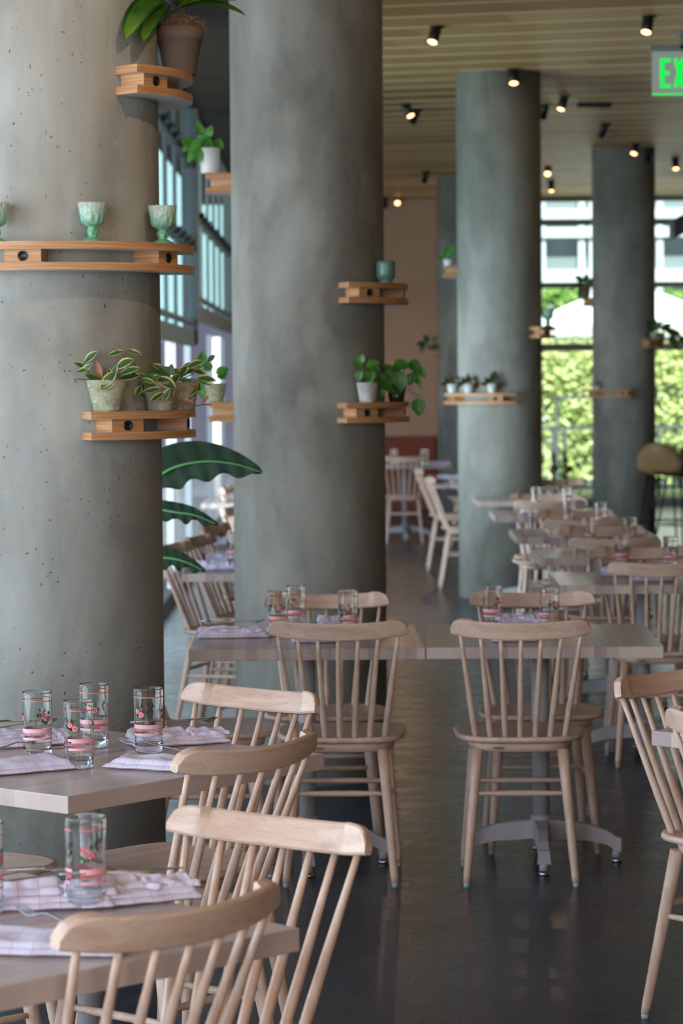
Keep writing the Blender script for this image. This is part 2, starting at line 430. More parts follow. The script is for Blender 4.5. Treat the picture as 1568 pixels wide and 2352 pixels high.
# ceiling of wide boards, turned against the room axis, with bevelled joints
def ceiling():
    m = MB(); a = radians(-15)
    x0, x1 = -17, 24
    y = -12.0
    prof = []
    while y < 44:
        prof += [(y, .022), (y + .008, 0.0), (y + BOARD - .024, 0.0), (y + BOARD - .012, .022)]
        y += BOARD
    P = [[(x0, yy, zz), (x1, yy, zz)] for yy, zz in prof]
    m.grid(P, lambda i, j: 1 if i % 4 in (0, 2) else 0, sm=False)
    o = m.build('ceiling', [ceiling_mat(), plain('lit_tone_board_edge', srgb(232, 214, 180), .6)]); o.rotation_euler = (0, 0, a); o.location = (0, 0, CEIL)  # pale groove faces: light caught along the joints, put into the colour
    # trim the turned board field to the room outline
    b = bmesh.new(); b.from_mesh(o.data)
    inv = Matrix.Rotation(-a, 3, 'Z')
    for co, no in (((-1.7, 0, 0), (-1, 0, 0)), ((9, 0, 0), (1, 0, 0)), ((0, -5, 0), (0, -1, 0)), ((0, 34.3, 0), (0, 1, 0))):
        bmesh.ops.bisect_plane(b, geom=b.verts[:] + b.edges[:] + b.faces[:], plane_co=inv @ Vector(co), plane_no=inv @ Vector(no), clear_outer=True)
    b.to_mesh(o.data); b.free()
    struct(o)
ceiling()
# added slatted soffit, window side: ceiling shade and lit edges put into its colour
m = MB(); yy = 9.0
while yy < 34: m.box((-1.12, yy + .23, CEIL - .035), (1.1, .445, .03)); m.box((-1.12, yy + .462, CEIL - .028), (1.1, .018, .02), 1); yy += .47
struct(m.build('trim_2', [plain('shade_toned_boards', srgb(74, 54, 36), .6), plain('lit_tone_slat_edge', srgb(150, 126, 92), .6)]))
m = MB(); m.box((3.65, 14.65, CEIL + .2), (10.7, 39.5, .3)); struct(m.build('roof_slab', M_greyw))
m = MB(); m.box((9.1, 14.5, 1.9), (.2, 39, 3.8)); struct(m.build('wall_right', M_greyw))
m = MB(); m.box((3.6, -5.1, 1.9), (11, .2, 3.8)); struct(m.build('wall_rear', M_greyw))
# back wall: pink plaster stretch, grey stretch
YB = 34.2
px2x = lambda px, Y: (px - 784) * Y / FPX
m = MB(); m.box(((-1.3 + px2x(1008, YB)) / 2, YB + .1, 1.9), (px2x(1008, YB) + 1.3, .2, 3.8)); struct(m.build('wall_back', M_pink))
m = MB(); m.box(((px2x(1008, YB) + px2x(1236, YB)) / 2, YB + .06, 1.9), (px2x(1236, YB) - px2x(1008, YB), .28, 3.8)); struct(m.build('wall_back_pier', M_greyw))
m = MB(); m.box((px2x(1010, YB), YB - .1, 1.9), (.05, .06, 3.8)); struct(m.build('trim_1', plain('oak_trim', srgb(176, 130, 74), .5)))
m = MB(); m.box((.1, YB - .36, .22), (2.1, .7, .44)); m.box((.1, YB - .07, .62), (2.1, .12, .5))
tag(m.build('banquette', M_band), 'red upholstered banquette along the foot of the pink wall', 'bench')

# ------------------------------------------------------------------ back window wall (right)
def back_window():
    x0, x1 = px2x(1236, YB), 8.9
    t = MB()
    H_ = lambda y, x=1300: EYE + (862.5 - y) * YB / FPX
    for ya, yb in ((507, 520), (650, 663), (790, 807)):
        za, zb = H_(yb), H_(ya); t.box(((x0 + x1) / 2, YB, (za + zb) / 2), (x1 - x0, .12, zb - za))
    t.box(((x0 + x1) / 2, YB, .04), (x1 - x0, .2, .10)); t.box(((x0 + x1) / 2, YB, CEIL - .02), (x1 - x0, .14, .06))
    for x in (x0 + .02, px2x(1440, YB), px2x(1440, YB) + 1.9, px2x(1440, YB) + 3.8, x1):
        t.box((x, YB, CEIL / 2), (.07, .12, CEIL))
    w = struct(t.build('window_1', M_frame))
    g = MB(); g.box(((x0 + x1) / 2, YB, CEIL / 2), (x1 - x0, .008, CEIL - .1)); g.build('pane', M_pane, w)
back_window()

# ------------------------------------------------------------------ left window wall with raised glazed doors
XL = -1.16
def left_wall():
    H_ = lambda px, y: EYE + (869 - y) * abs(XL) / (784 - px) * 1.0 if True else 0
    def sashes(n, y0, y1, zb, zr, xo):
        f = MB(); L = y1 - y0
        for z, h in ((zb + .05, .12), (zb + .17, .03), (CEIL - .04, .08)): f.box((xo, (y0 + y1) / 2, z), (.05, L, h))
        for z in zr: f.box((xo, (y0 + y1) / 2, z), (.06, L, .07))
        k = max(2, round(L / 1.15))
        for i in range(k + 1):
            wd = .026 if 0 < i < k else .09
            f.box((xo, y0 + L * i / k, (zb + CEIL) / 2), (wd, .05 if 0 < i < k else .16, CEIL - zb))
        w = struct(f.build('window_%d' % n, M_framed if n % 2 else M_frame))
        g = MB(); g.box((xo, (y0 + y1) / 2, (zb + CEIL) / 2), (.006, L, CEIL - zb)); g.build('pane', M_sash, w)
        r = MB()
        for z in zr:
            for i in range(int(L / .62)):
                r.box((xo + .05, y0 + .3 + i * .62, z), (.05, .10, .05))
        r.build('hinge_roller', M_framed, w)
    sashes(2, 11.5, 16.3, 1.86, (2.62, 3.27), XL)
    sashes(3, 16.5, 21.9, 1.86, (2.62, 3.27), XL)
    sashes(4, 22.2, 29.4, 2.08, (2.9,), XL)
    sashes(5, 29.7, 34.0, 2.08, (2.9,), XL)
    k = 6
    for px in (411, 451, 499, 527):
        y = 1.16 * FPX / (784 - px); f = MB(); f.box((XL - .06, y, 1.0), (.05, .12, 2.0))
        struct(f.build('trim_%d' % k, M_post)); k += 1
    f = MB(); f.box((XL - .1, 22.5, .05), (.14, 23, .10)); struct(f.build('baseboard_left', plain('dark_sill', srgb(70, 58, 50), .5)))
left_wall()
# outside left
m = MB(); m.box((-6.95, 52, 1.15), (8.5, .3, 2.3)); m.box((-6.95, 52, 5.2), (8.5, .3, 5.8), 2); m.box((-1.95, 52, 1.42), (1.5, .3, 2.84)); m.box((-1.95, 52, 5.5), (1.5, .3, 5.3), 2)
for x in (-1.5, -2.3, -3.15, -4.0, -4.9): m.box((x, 51.8, 1.2), (.16, .2, 2.3), 1)
tag(m.build('neighbour_building', [M_navy, M_post, plain('pale_blue_cladding', srgb(150, 172, 178), .6)]), 'neighbouring building seen through the left windows, navy base below pale blue cladding', 'building')

# ------------------------------------------------------------------ columns
CR = .304
COLS = {}
def column(key, px, Y, label, h=CEIL):
    x = px2x(px, Y); COLS[key] = (x, Y)
    m = MB(); m.lathe([(CR, 0), (CR, h / 2), (CR, h)], 96); o = m.build('concrete_column', M_conc if key == 'a' else M_conc2); o.location = (x, Y, 0); tag(o, label, 'column')
column('a', 132, 8.1, 'round concrete column nearest the camera, pitted and carrying a ring shelf of goblets')
column('b', 711, 11.15, 'round concrete column standing in the middle behind the joined pair of tables')
column('c', 1149, 20.2, 'round concrete column rising between the aisle and the row of right-hand tables')
column('d', 1434, 27.0, 'round concrete column farthest right, in front of the garden windows')
column('e', 1072, 30.5, 'far round concrete column half hidden behind another, beside the pink wall')

def ang_at(key, px, r, z=1.6):
    # angle round a column at which radius r is seen at column px
    cx, cy = COLS[key]; best = None
    for i in range(-900, 901):
        a = radians(i / 10); q = abs(proj((cx + r * sin(a), cy - r * cos(a), z))[0] - px)
        if best is None or q < best[0]: best = (q, i / 10)
    return best[1]
def shelf(key, ytop, a0, a1, bolts, label, gap=.058, th=.0215, prot=.1, ends=(1, 1)):
    """double ring shelf: two curved plywood boards on spacer blocks"""
    cx, cy = COLS[key]; s_ = FPX / cy
    pxc = 784 + cx * s_
    cv = lambda v, r: ang_at(key, v[0], r, EYE + (866 - ytop) * cy / FPX) if isinstance(v, tuple) else v
    a0, a1 = cv(a0, CR + prot), cv(a1, CR + prot); bolts = [cv(b, CR + .08) for b in bolts]
    z = EYE + ((866 - .0075 * (pxc - 784)) - ytop) * (cy / FPX)
    o = thing('ring_shelf', label, 'shelf', (cx, cy, z))
    ro = CR + prot
    for nm, zz in (('top_board', -th), ('bottom_board', -gap - th)):
        m = MB(); m.arc(CR - .001, ro, radians(a0), radians(a1), zz, zz + th, 48, (0, 1, 0)); m.build(nm, [M_ply, M_white], o)
    for b in bolts:
        a = radians(b); m = MB(); w = .052
        R_ = Matrix.Rotation(a, 3, 'Z')
        m.box(R_ @ Vector((0, -(CR + .036), -gap / 2 - th / 2)), (w * 2, .085, gap - th), M=R_)
        blk = m.build('spacer_block', M_ply, o)
        q = MB(); P = []
        for r, d in ((.0001, .0015), (.010, .0015), (.011, .004), (.0135, .004), (.0145, .0)):
            P.append([R_ @ Vector((r * cos(2 * pi * k / 20), -(CR + .0785) - d, -gap / 2 - th / 2 + r * sin(2 * pi * k / 20))) for k in range(20)])
        q.grid(P, 0, True); q.build('bolt', M_blk, blk)
    return o, z
# column a
_, ZA1 = shelf('a', 180, (314.6,), 160, ((357.8,), 120), 'double plywood shelf at the top of the nearest column under the terracotta pot')
_, ZA2 = shelf('a', 570, -120, 101, (-85, (51,), (387,)), 'long double plywood ring shelf of green goblets round the nearest column')
_, ZA3 = shelf('a', 943, (209,), 118, ((293.6,), 88), 'double plywood shelf carrying three small clay pots on the nearest column')
# column b
_, ZB1 = shelf('b', 656, (801,), 103, ((848.5,), 86), 'double plywood shelf under the bubbled green glass on the middle column')
_, ZB2 = shelf('b', 924, (796,), 106, ((843,), 86), 'double plywood shelf under the trailing heart-leaf plant on the middle column')
_, ZB3 = shelf('b', 400, -172, -82, (-100,), 'double plywood shelf high on the left of the middle column, white pot on it')
_, ZB4 = shelf('b', 921, -172, -78, (-100,), 'double plywood shelf low on the left of the middle column')
_, ZC1 = shelf('c', 902, -110, 14, (-70, -8), 'pale double shelf across the front of the third column, three small pots')
_, ZC2 = shelf('c', 612, -170, -80, (-100,), 'pale double shelf high on the left of the third column')
_, ZC3 = shelf('c', 753, 42, 130, (60,), 'double shelf on the right of the third column with a dark goblet')
_, ZD1 = shelf('d', 893, -100, 4, (-60, -8), 'low double shelf across the front of the farthest-right column')
_, ZD2 = shelf('d', 781, 28, 120, (40, 80), 'double shelf with trailing plants on the right of the farthest-right column')
_, ZD3 = shelf('d', 684, -165, -80, (-100,), 'double shelf high on the left of the farthest-right column')
_, ZE1 = shelf('e', 804, -160, -70, (-100,), 'dim double shelf on the far column beside the pink wall')

def on(key, ang, r, z):
    cx, cy = COLS[key]; a = radians(ang); return Vector((cx + r * sin(a), cy - r * cos(a), z))

# ------------------------------------------------------------------ chair
def chair():
    t = thing('spindle_chair', '', 'chair')
    # seat: shallow-dished rounded panel
    m = MB(); n = 56; rings = []
    def outline(k, s_=1.0):
        a = 2 * pi * k / n; e = 2 / 3.6
        x = abs(cos(a)) ** e * (1 if cos(a) > 0 else -1); y = abs(sin(a)) ** e * (1 if sin(a) > 0 else -1)
        w = .207 + .012 * y
        return x * w * s_, .022 + y * .2 * s_
    top = lambda r: .462 + .008 * r ** 3
    for r in (.02, .25, .5, .7, .85, .94, .985): rings.append([(*outline(k, r), top(r)) for k in range(n)])
    for r, z in ((1.0, .464), (1.0, .458), (.985, .453), (.90, .448), (.5, .447), (.02, .447)): rings.append([(*outline(k, r), z) for k in range(n)])
    m.grid(rings, 0, True); m.build('seat', beech_y, t)
    # seat frame, tapering inwards below the seat
    m = MB(); rings = []
    for r, z in ((.5, .449), (.84, .449), (.80, .420), (.74, .417), (.5, .417)): rings.append([(*outline(k, r), z) for k in range(n)])
    m.grid(rings, 0, True); m.build('seat_frame', beech_x, t)
    for (tx, ty, bx, by) in ((-.134, -.115, -.171, -.188), (.134, -.115, .171, -.188), (-.142, .125, -.178, .192), (.142, .125, .178, .192)):
        m = MB(); top_, bot = Vector((tx, ty, .425)), Vector((bx, by, .012)); pts = []; rad = []
        for q in (0, .25, .5, .75, .95, 1): pts.append(top_.lerp(bot, q)); rad.append(.0185 - .0065 * q - (.0012 if q == 1 else 0))
        m.tube(pts, rad, 16); lg = m.build('leg', beech_z, t)
        g = MB(); g.lathe([(.0095, 0), (.0095, .014)], 14, c=(bx, by, 0)); g.build('glide', M_glide, lg)
    def legpt(sx, sy, z):
        f = (.425 - z) / .413
        if sy < 0: a, b = Vector((.134 * sx, -.115, .425)), Vector((.171 * sx, -.188, .012))
        else: a, b = Vector((.142 * sx, .125, .425)), Vector((.178 * sx, .192, .012))
        return a.lerp(b, f)
    for a, b in ((legpt(-1, -1, .288), legpt(1, -1, .288)), (legpt(-1, 1, .288), legpt(1, 1, .288)), (legpt(-1, -1, .26), legpt(-1, 1, .26)), (legpt(1, -1, .26), legpt(1, 1, .26))):
        m = MB(); m.tube([a.lerp(b, q / 8) for q in range(9)], [.0062 + .0036 * sin(pi * q / 8) for q in range(9)], 10); m.build('stretcher', beech_x, t)
    # top rail
    TL = radians(14); cu = lambda u: .052 * u * u
    def rp(u, v, d):   # u along, v up in the leaning plane, d towards the front
        f = cu(u) + d
        return Vector((u * .217, -.292 + f * cos(TL) - v * sin(TL), .784 + f * sin(TL) + v * cos(TL)))
    sm_ = lambda a, b, x: (lambda t_: t_ * t_ * (3 - 2 * t_))(min(1, max(0, (x - a) / (b - a))))
    P = []
    N = 44
    for i in range(N + 1):
        u = -1 + 2 * i / N; au = abs(u)
        te = max(0, (au - .76) / .24)
        h = .055 * (.42 + .58 * sqrt(max(0, 1 - te ** 2.2)))
        tb = .029 * (1 - .3 * te); tt = .012 + .019 * sm_(.69, .735, au) * (1 - .5 * te)
        vb = .004 * te
        ring = [rp(u, vb, .003), rp(u, vb + .003, 0), rp(u, h * .5, -.001), rp(u, h - .004, 0), rp(u, h, .004),
                rp(u, h, tt - .004), rp(u, h - .004, tt), rp(u, h * .55, (tt + tb) / 2 - .001), rp(u, vb + .004, tb), rp(u, vb, tb - .004)]
        P.append(ring)
    m = MB(); o_ = m.grid(P, 0, True)
    for idx, rev in ((0, False), (N, True)):
        ks = list(range(10)); ks = ks[::-1] if rev else ks
        m.f.append(tuple(o_ + idx * 10 + k for k in ks)); m.mi.append(0); m.sm.append(False)
    rail = m.build('top_rail', beech_x, t); rail.data.set_sharp_from_angle(angle=radians(24))
    for k in range(7):
        q = (k - 3) / 3
        bot = Vector((q * .139, -.148 + .026 * q * q, .458)); u = q * .86; topp = rp(u, .003, .010)
        m = MB(); pts = [bot.lerp(topp, w) for w in (0, .06, .3, .6, .85, 1)]
        m.tube(pts, [.0085, .0098, .0102, .0086, .0068, .0062], 12); m.build('spindle', beech_z, t)
    # small brand mark burnt into the back of the seat frame
    mk = MB()
    for (x0, w, h, dz) in ((-.084, .0018, .010, 0), (-.080, .0018, .010, 0), (-.082, .004, .0016, 0), (-.076, .006, .0016, .003), (-.0735, .0018, .008, -.001), (-.067, .0050, .0014, .003), (-.067, .0050, .0014, -.004), (-.0695, .0014, .008, 0), (-.0645, .0014, .008, 0), (-.060, .0014, .008, 0), (-.0555, .0014, .008, 0), (-.058, .0014, .006, 0)):
        mk.box((x0, -.1508, .433 + dz), (w, .004, h * .8))
    mk.build('burnt_mark', plain('burnt_brand_mark', srgb(96, 70, 50), .6), t)
    return t
ch0 = chair(); used = [False]
def put_chair(x, y, face, label, group=None):
    """face: direction (dx,dy) the chair looks towards"""
    rz = atan2(-face[0], face[1])
    if not used[0]:
        used[0] = True; ch0.location = (x, y, 0); ch0.rotation_euler = (0, 0, rz); ch0['label'] = label
        if group: ch0['group'] = group
        return ch0
    return dup(ch0, (x, y, 0), rz, label, group)

# ------------------------------------------------------------------ table
def rot2(r, x, y): return (x * cos(r) - y * sin(r), x * sin(r) + y * cos(r))
def table(x, y, rz, w, d, label, baser=0.0, group=None):
    t = thing('pedestal_table', label, 'table', (x, y, 0), rz, group)
    m = MB(); m.box((0, 0, .75 - .019), (w, d, .037)); m.build('table_top', M_table, t, bevel=.002)
    m = MB(); m.lathe([(.0285, .10), (.0285, .70)], 28); m.lathe([(.08, .700), (.08, .713)], 28); m.build('post', M_grey, t)
    b = MB()
    for k in range(4):
        a = baser + k * pi / 2; M_ = Matrix.Rotation(a, 3, 'Z')
        prof = [(.02, .145, .085, .030), (.06, .140, .080, .024), (.15, .128, .074, .020), (.215, .105, .060, .018), (.245, .085, .040, .021), (.262, .080, .038, .022)]
        P = []
        for r, zt, zb, hw in prof:
            P.append([M_ @ Vector((r, -hw, zb)), M_ @ Vector((r, hw, zb)), M_ @ Vector((r, hw * .8, zt)), M_ @ Vector((r, -hw * .8, zt))])
        o_ = b.grid(P, 0, True, sm=False); e = o_ + 5 * 4; b.f.append((e, e + 1, e + 2, e + 3)); b.mi.append(0); b.sm.append(False)
        b.lathe([(.016, .016), (.013, .045)], 12, c=tuple(M_ @ Vector((.248, 0, 0))))
    b.lathe([(.034, .075), (.034, .155), (.030, .16)], 28)
    bo = b.build('base', M_grey, t)
    for k in range(4):
        a = baser + k * pi / 2; M_ = Matrix.Rotation(a, 3, 'Z'); f = MB()
        f.lathe([(.016, 0), (.0175, .004), (.0175, .010), (.012, .014), (.006, .018)], 16, c=tuple(M_ @ Vector((.248, 0, 0)))); f.build('levelling_foot', M_chrome, bo)
    return t

# ------------------------------------------------------------------ tumbler with printed bands and roses
def tumbler():
    t = thing('glass_tumbler', '', 'glass')
    m = MB(); Hh = .147
    m.lathe([(.0001, .0005), (.026, .0), (.0300, .0015), (.0312, .006), (.0318, .02), (.0319, .024), (.0327, .09), (.03345, Hh - .008), (.0335, Hh - .004), (.0336, Hh - .0015), (.0333, Hh - .0004), (.0330, Hh), (.0327, Hh - .0004), (.0325, Hh - .0015), (.0324, Hh - .004), (.03235, Hh - .008), (.0316, .09), (.0311, .060), (.0302, .030), (.0299, .024), (.0290, .0205), (.0275, .0180), (.024, .0165), (.012, .0145), (.0001, .0142)], 48, cap=False)
    m.build('glass_body', M_glass, t, merge=True)
    R_ = lambda z: .0318 + .0018 * (z - .02) / (Hh - .022) + .00035
    g = 2 * pi
    def band(z0, z1, mi, a0=0.0, a1=g * .93):
        n = 44; b = MB()
        P = [[(R_(z) * cos(a0 + (a1 - a0) * i / n), R_(z) * sin(a0 + (a1 - a0) * i / n), z) for i in range(n + 1)] for z in (z0, z1)]
        b.grid(P, 0); b.build('printed_band', (M_redb, M_pinkb)[mi], t)
    band(.1265, .1287, 0)
    band(.0600, .0655, 1); band(.0545, .0562, 0); band(.0505, .0522, 0); band(.0400, .0452, 1, .05, g * .9)
    band(.0565, .0600, 1, .3, g * .8)
    def blob(a, z, rad, mi, n=9, squ=1.0, off=0.0):
        vs = [(R_(z) + .0004 + off, 0, 0)]
        for k in range(n):
            q = 2 * pi * k / n; rr = rad * (1 + .18 * cos(3 * q)); vs.append((rr * cos(q), rr * sin(q) * squ, 0))
        P = []
        for i, v in enumerate(vs):
            dx, dz = (0, 0) if i == 0 else (v[0], v[1])
            aa = a + dx / R_(z); zz = z + dz; rr = R_(zz) + .0002 + off; P.append((rr * cos(aa), rr * sin(aa), zz))
        r.add(P, [(0, i, i % n + 1) for i in range(1, n + 1)], mi)
    for k in range(3):
        r = MB(); a = k * g / 3 + .4
        for dx, dz in ((-.010, -.008), (-.005, -.012), (.011, -.003), (.006, .009), (-.013, .004), (.001, -.012)): blob(a + dx / .033, .092 + dz, .0036, 1, 8, 1.2)
        for cx_, cz_, rr_ in ((-.006, .096, .0064), (.005, .0885, .0074)):
            for q in range(6):
                w = q * pi / 3 + cz_ * 90; blob(a + (cx_ + rr_ * .62 * cos(w)) / .033, cz_ + rr_ * .62 * sin(w), rr_ * .42, 0, 8, 1, .0002)
            blob(a + cx_ / .033, cz_, rr_ * .72, 2, 10, 1, .0003)
            for q in range(4):
                w = q * pi / 2 + cz_ * 40; blob(a + (cx_ + rr_ * .32 * cos(w)) / .033, cz_ + rr_ * .32 * sin(w), rr_ * .26, 3, 7, 1, .0004)
            blob(a + cx_ / .033, cz_, rr_ * .2, 2, 6, 1, .0005)
        r.build('rose_print', [M_rosep, M_rosel, M_pinkb, M_rosec], t)
    return t
gl0 = tumbler(); gused = [False]
def put_glass(px, pybase, label, h=.75, group=None, rz=None, Y=None):
    p = G(px, pybase, h)
    rz = R.uniform(0, 6) if rz is None else rz
    if not gused[0]:
        gused[0] = True; gl0.location = (p.x, p.y, h + .0006); gl0.rotation_euler = (0, 0, rz); gl0['label'] = label
        if group: gl0['group'] = group
        return gl0
    return dup(gl0, (p.x, p.y, h + .0006), rz, label, group)

# ------------------------------------------------------------------ napkins and cutlery
def napkin(x, y, rz, w, d, label, seed, roll=True, h=.75, group=None):
    """loosely folded linen, several layers, soft ridges"""
    rr = random.Random(seed); nz = lambda a, b: noise.noise(Vector((a * 3.1 + seed * 7.3, b * 3.1, seed * 1.7)))
    m = MB(); uvs = []
    NX, NY = 34, 16
    def layer(z0, th, x0, x1, y0, y1, amp, curl):
        amp *= .7
        o_ = len(m.v); P = []
        for side in (0, 1):
            for i in range(NX + 1):
                row = []
                for j in range(NY + 1):
                    u = i / NX; v = j / NY
                    X = x0 + (x1 - x0) * u; Y_ = y0 + (y1 - y0) * v
                    X += .007 * nz(v * 2 + 3, seed); Y_ += .008 * nz(u * 2 + 9, seed + 2)
                    e = min(u, 1 - u, v * .6, (1 - v) * .6); ed = min(1, e / .06); ed = sqrt(ed * (2 - ed))
                    bump = amp * (.5 + nz(u * 1.3, v * .8)) * ed
                    if curl: bump += curl * math.exp(-((v - .75 - .1 * nz(u, 1)) / .13) ** 2) * ed
                    z = z0 + (th * .5 + (th * .5) * ed + max(0, bump)) if side else z0 + th * .5 * (1 - ed)
                    row.append((X, Y_, z)); uvs.append((X / .09, Y_ / .09))
                P.append(row)
        top, bot = P[NX + 1:], P[:NX + 1]
        m.grid(top); m.grid([r_[::-1] for r_ in bot])
        per_t = [top[i][0] for i in range(NX + 1)] + [top[NX][j] for j in range(NY + 1)] + [top[i][NY] for i in range(NX, -1, -1)] + [top[0][j] for j in range(NY, -1, -1)]
        per_b = [bot[i][0] for i in range(NX + 1)] + [bot[NX][j] for j in range(NY + 1)] + [bot[i][NY] for i in range(NX, -1, -1)] + [bot[0][j] for j in range(NY, -1, -1)]
        m.grid([per_b, per_t])
    layer(0, .009, -w / 2, w / 2, -d / 2, d / 2, .005, 0)
    layer(.008, .008, -w / 2 + .014, w / 2 - .006, -d / 2 + .014, d / 2 - .004, .009, .008 if roll else .003)
    if roll:
        layer(.015, .008, -w / 2 + .004, -w / 2 + w * .62, d * -.12, d / 2 - .006, .010, .010)
        layer(.016, .007, w * .12, w / 2 + .004, -d * .3, d * .34, .010, .006)
    o = m.build('linen_napkin', M_nap)
    o.location = (x, y, h + .0006); o.rotation_euler = (0, 0, rz)
    uv = o.data.uv_layers.new(name='UVMap')
    for lp in o.data.loops:
        v = o.data.vertices[lp.vertex_index].co; uv.data[lp.index].uv = (v.x / .12 + .13, v.y / .12 + v.z * 6 + .21)
    return tag(o, label, 'napkin', group)
def fork():
    m = MB(); L = .185
    def strip(pts, w, t=.0016):
        P = []
        for (x, y, z), ww in zip(pts, w): P.append([(x, y - ww / 2, z), (x, y + ww / 2, z), (x, y + ww / 2, z + t), (x, y - ww / 2, z + t)])
        o_ = m.grid(P, 0, True); e = o_ + 4 * (len(pts) - 1)
        m.f += [(o_, o_ + 3, o_ + 2, o_ + 1), (e, e + 1, e + 2, e + 3)]; m.mi += [0, 0]; m.sm += [False, False]
    strip([(-L / 2, 0, .004), (-L / 2 + .02, 0, .002), (0, 0, .006), (.03, 0, .010), (.042, 0, .0085), (.05, 0, .005), (.058, 0, .0025)], [.015, .013, .006, .005, .009, .019, .024])
    for k in range(4):
        y = (k - 1.5) * .0062
        strip([(.056, y, .0025), (.068, y, .0022), (.08, y, .005), (.095, y * .95, .0115)], [.0042, .0036, .0032, .0014])
    return m.build('fork', M_steel)
def knife():
    m = MB(); P = []
    for x, w, z in ((-.105, .004, .002), (-.103, .014, .002), (-.06, .012, .003), (-.01, .009, .004), (0, .008, .003), (.01, .017, .002), (.05, .020, .002), (.09, .017, .002), (.104, .006, .002)):
        t = .005 if x < 0 else .0014
        P.append([(x, -w / 2, z), (x, w / 2, z), (x, w / 2, z + t), (x, -w / 2, z + t)])
    o_ = m.grid(P, 0, True); e = o_ + 32; m.f += [(o_, o_ + 3, o_ + 2, o_ + 1), (e, e + 1, e + 2, e + 3)]; m.mi += [0, 0]; m.sm += [False, False]
    return m.build('table_knife', M_steel)
fk0, kn0 = fork(), knife(); fu = [False, False]
def put_cut(src, i, x, y, z, rz, label, ry=0.0, group=None):
    if not fu[i]: fu[i] = True; o = src
    else: o = src.copy(); COL.objects.link(o)
    o.location = (x, y, z); o.rotation_euler = (0, ry, rz)
    return tag(o, label, 'fork' if i == 0 else 'knife', group)

# ------------------------------------------------------------------ near-left tables
T1 = (-.571, 6.184, radians(50.1)); T2 = (-.604, 4.246, radians(43.9))
table(T1[0], T1[1], T1[2] - pi / 2, .70, .81, 'whitewashed pedestal table set with four rose tumblers beside the nearest column', pi / 4)
table(T2[0], T2[1], T2[2] - pi / 2, .70, .81, 'whitewashed pedestal table at the bottom left corner, closest to the camera', pi / 4)
u1 = Vector((cos(T1[2]), sin(T1[2]))); v1 = Vector((-u1.y, u1.x)); u2 = Vector((cos(T2[2]), sin(T2[2]))); v2 = Vector((-u2.y, u2.x))
put_chair(-.378, 6.55, (-u1.x, -u1.y), 'beech chair whose pale scooped rail faces us at the right of the four-tumbler table')
put_chair(-.384, 5.93, (v1.x, v1.y), 'beech spindle chair seen from behind, curved rail at the near edge of the four-tumbler table')
put_chair(-.274, 4.56, (-.60, -.80), 'large beech spindle chair with pale rail facing us behind the closest table')
put_chair(-.424, 4.185, (-.72, .694), 'closest beech spindle chair, dark rear of its rail at the bottom left of the photo')
put_chair(T1[0] + v1.x * .47, T1[1] + v1.y * .47, (-v1.x, -v1.y), 'beech chair at the far side of the four-tumbler table, only its seat visible')
put_chair(T1[0] - u1.x * .48, T1[1] - u1.y * .48, (u1.x, u1.y), 'beech chair at the left side of the four-tumbler table, only legs visible below')

GT = 'rose printed tumblers'
put_glass(86.5, 1738, 'rose tumbler leftmost on the four-tumbler table, between two napkins', group=GT, rz=.9)
put_glass(217, 1716, 'rose tumbler at the back of the four-tumbler table, against the column', group=GT, rz=2.2)
put_glass(181.5, 1763, 'rose tumbler in front on the four-tumbler table', group=GT, rz=4.0)
put_glass(342, 1728, 'rose tumbler rightmost on the four-tumbler table beside a rolled napkin', group=GT, rz=1.6)
put_glass(198, 2083, 'blurred rose tumbler standing on the closest table between two napkins', group=GT, rz=4.5)
put_glass(-38, 2098, 'rose tumbler cut off by the left edge of the photo on the closest table', group=GT, rz=1.2)

def nap_px(px, py, rz, w, d, label, seed, roll=True, cut=True, gl='napkins on the near tables', labels=None):
    p = G(px, py, .75); napkin(p.x, p.y, rz, w, d, label, seed, roll, group=gl)
    if labels:
        z = .794 if roll else .780
        put_cut(fk0, 0, p.x + .01, p.y - .01, z, rz + .25, labels[0], group='forks')
        q = rot2(rz, 0, .035); put_cut(kn0, 1, p.x + q[0], p.y + q[1], z + .004, rz + .05, labels[1], group='knives')
    return p
nap_px(40, 1712, radians(25), .24, .11, 'rolled check napkin at the far left of the four-tumbler table', 1, True, labels=('fork lying on the rolled napkin at the far left of the four-tumbler table', 'knife lying on the rolled napkin at the far left of the four-tumbler table'))
nap_px(45, 1768, radians(30), .22, .15, 'flat check napkin at the near left edge of the four-tumbler table', 2, False)
p = G(72, 1742, .75); put_cut(fk0, 0, p.x - .05, p.y - .03, .776, radians(48), 'fork on the flat napkin at the near left of the four-tumbler table', -.06, group='forks')
p = G(45, 1762, .75); put_cut(kn0, 1, p.x, p.y, .784, radians(18), 'knife on the flat napkin at the near left of the four-tumbler table', group='knives')
nap_px(408, 1708, radians(22), .235, .10, 'rolled check napkin behind the rightmost tumbler of the four-tumbler table', 3, True, labels=('fork on the rolled napkin behind the rightmost tumbler', 'knife on the rolled napkin behind the rightmost tumbler'))
nap_px(355, 1762, radians(-22), .20, .13, 'flat check napkin at the near edge of the four-tumbler table, half behind a chair rail', 4, False)
p = G(355, 1752, .75); put_cut(fk0, 0, p.x, p.y, .784, radians(150), 'fork pointing left on the flat napkin at the right of the four-tumbler table', -.05, group='forks')
nap_px(110, 2078, radians(8), .22, .115, 'rolled check napkin left of the tumbler on the closest table', 5, True, labels=('fork on the napkin left of the tumbler on the closest table', 'knife on the napkin left of the tumbler on the closest table'))
nap_px(300, 2066, radians(25), .21, .12, 'rolled check napkin right of the tumbler on the closest table', 6, True)
p = G(280, 2052, .75); put_cut(kn0, 1, p.x, p.y, .784, radians(18), 'knife on the napkin right of the tumbler on the closest table', group='knives')
nap_px(118, 2178, radians(-6), .235, .14, 'flat check napkin at the near edge of the closest table behind the curved rail', 7, False)
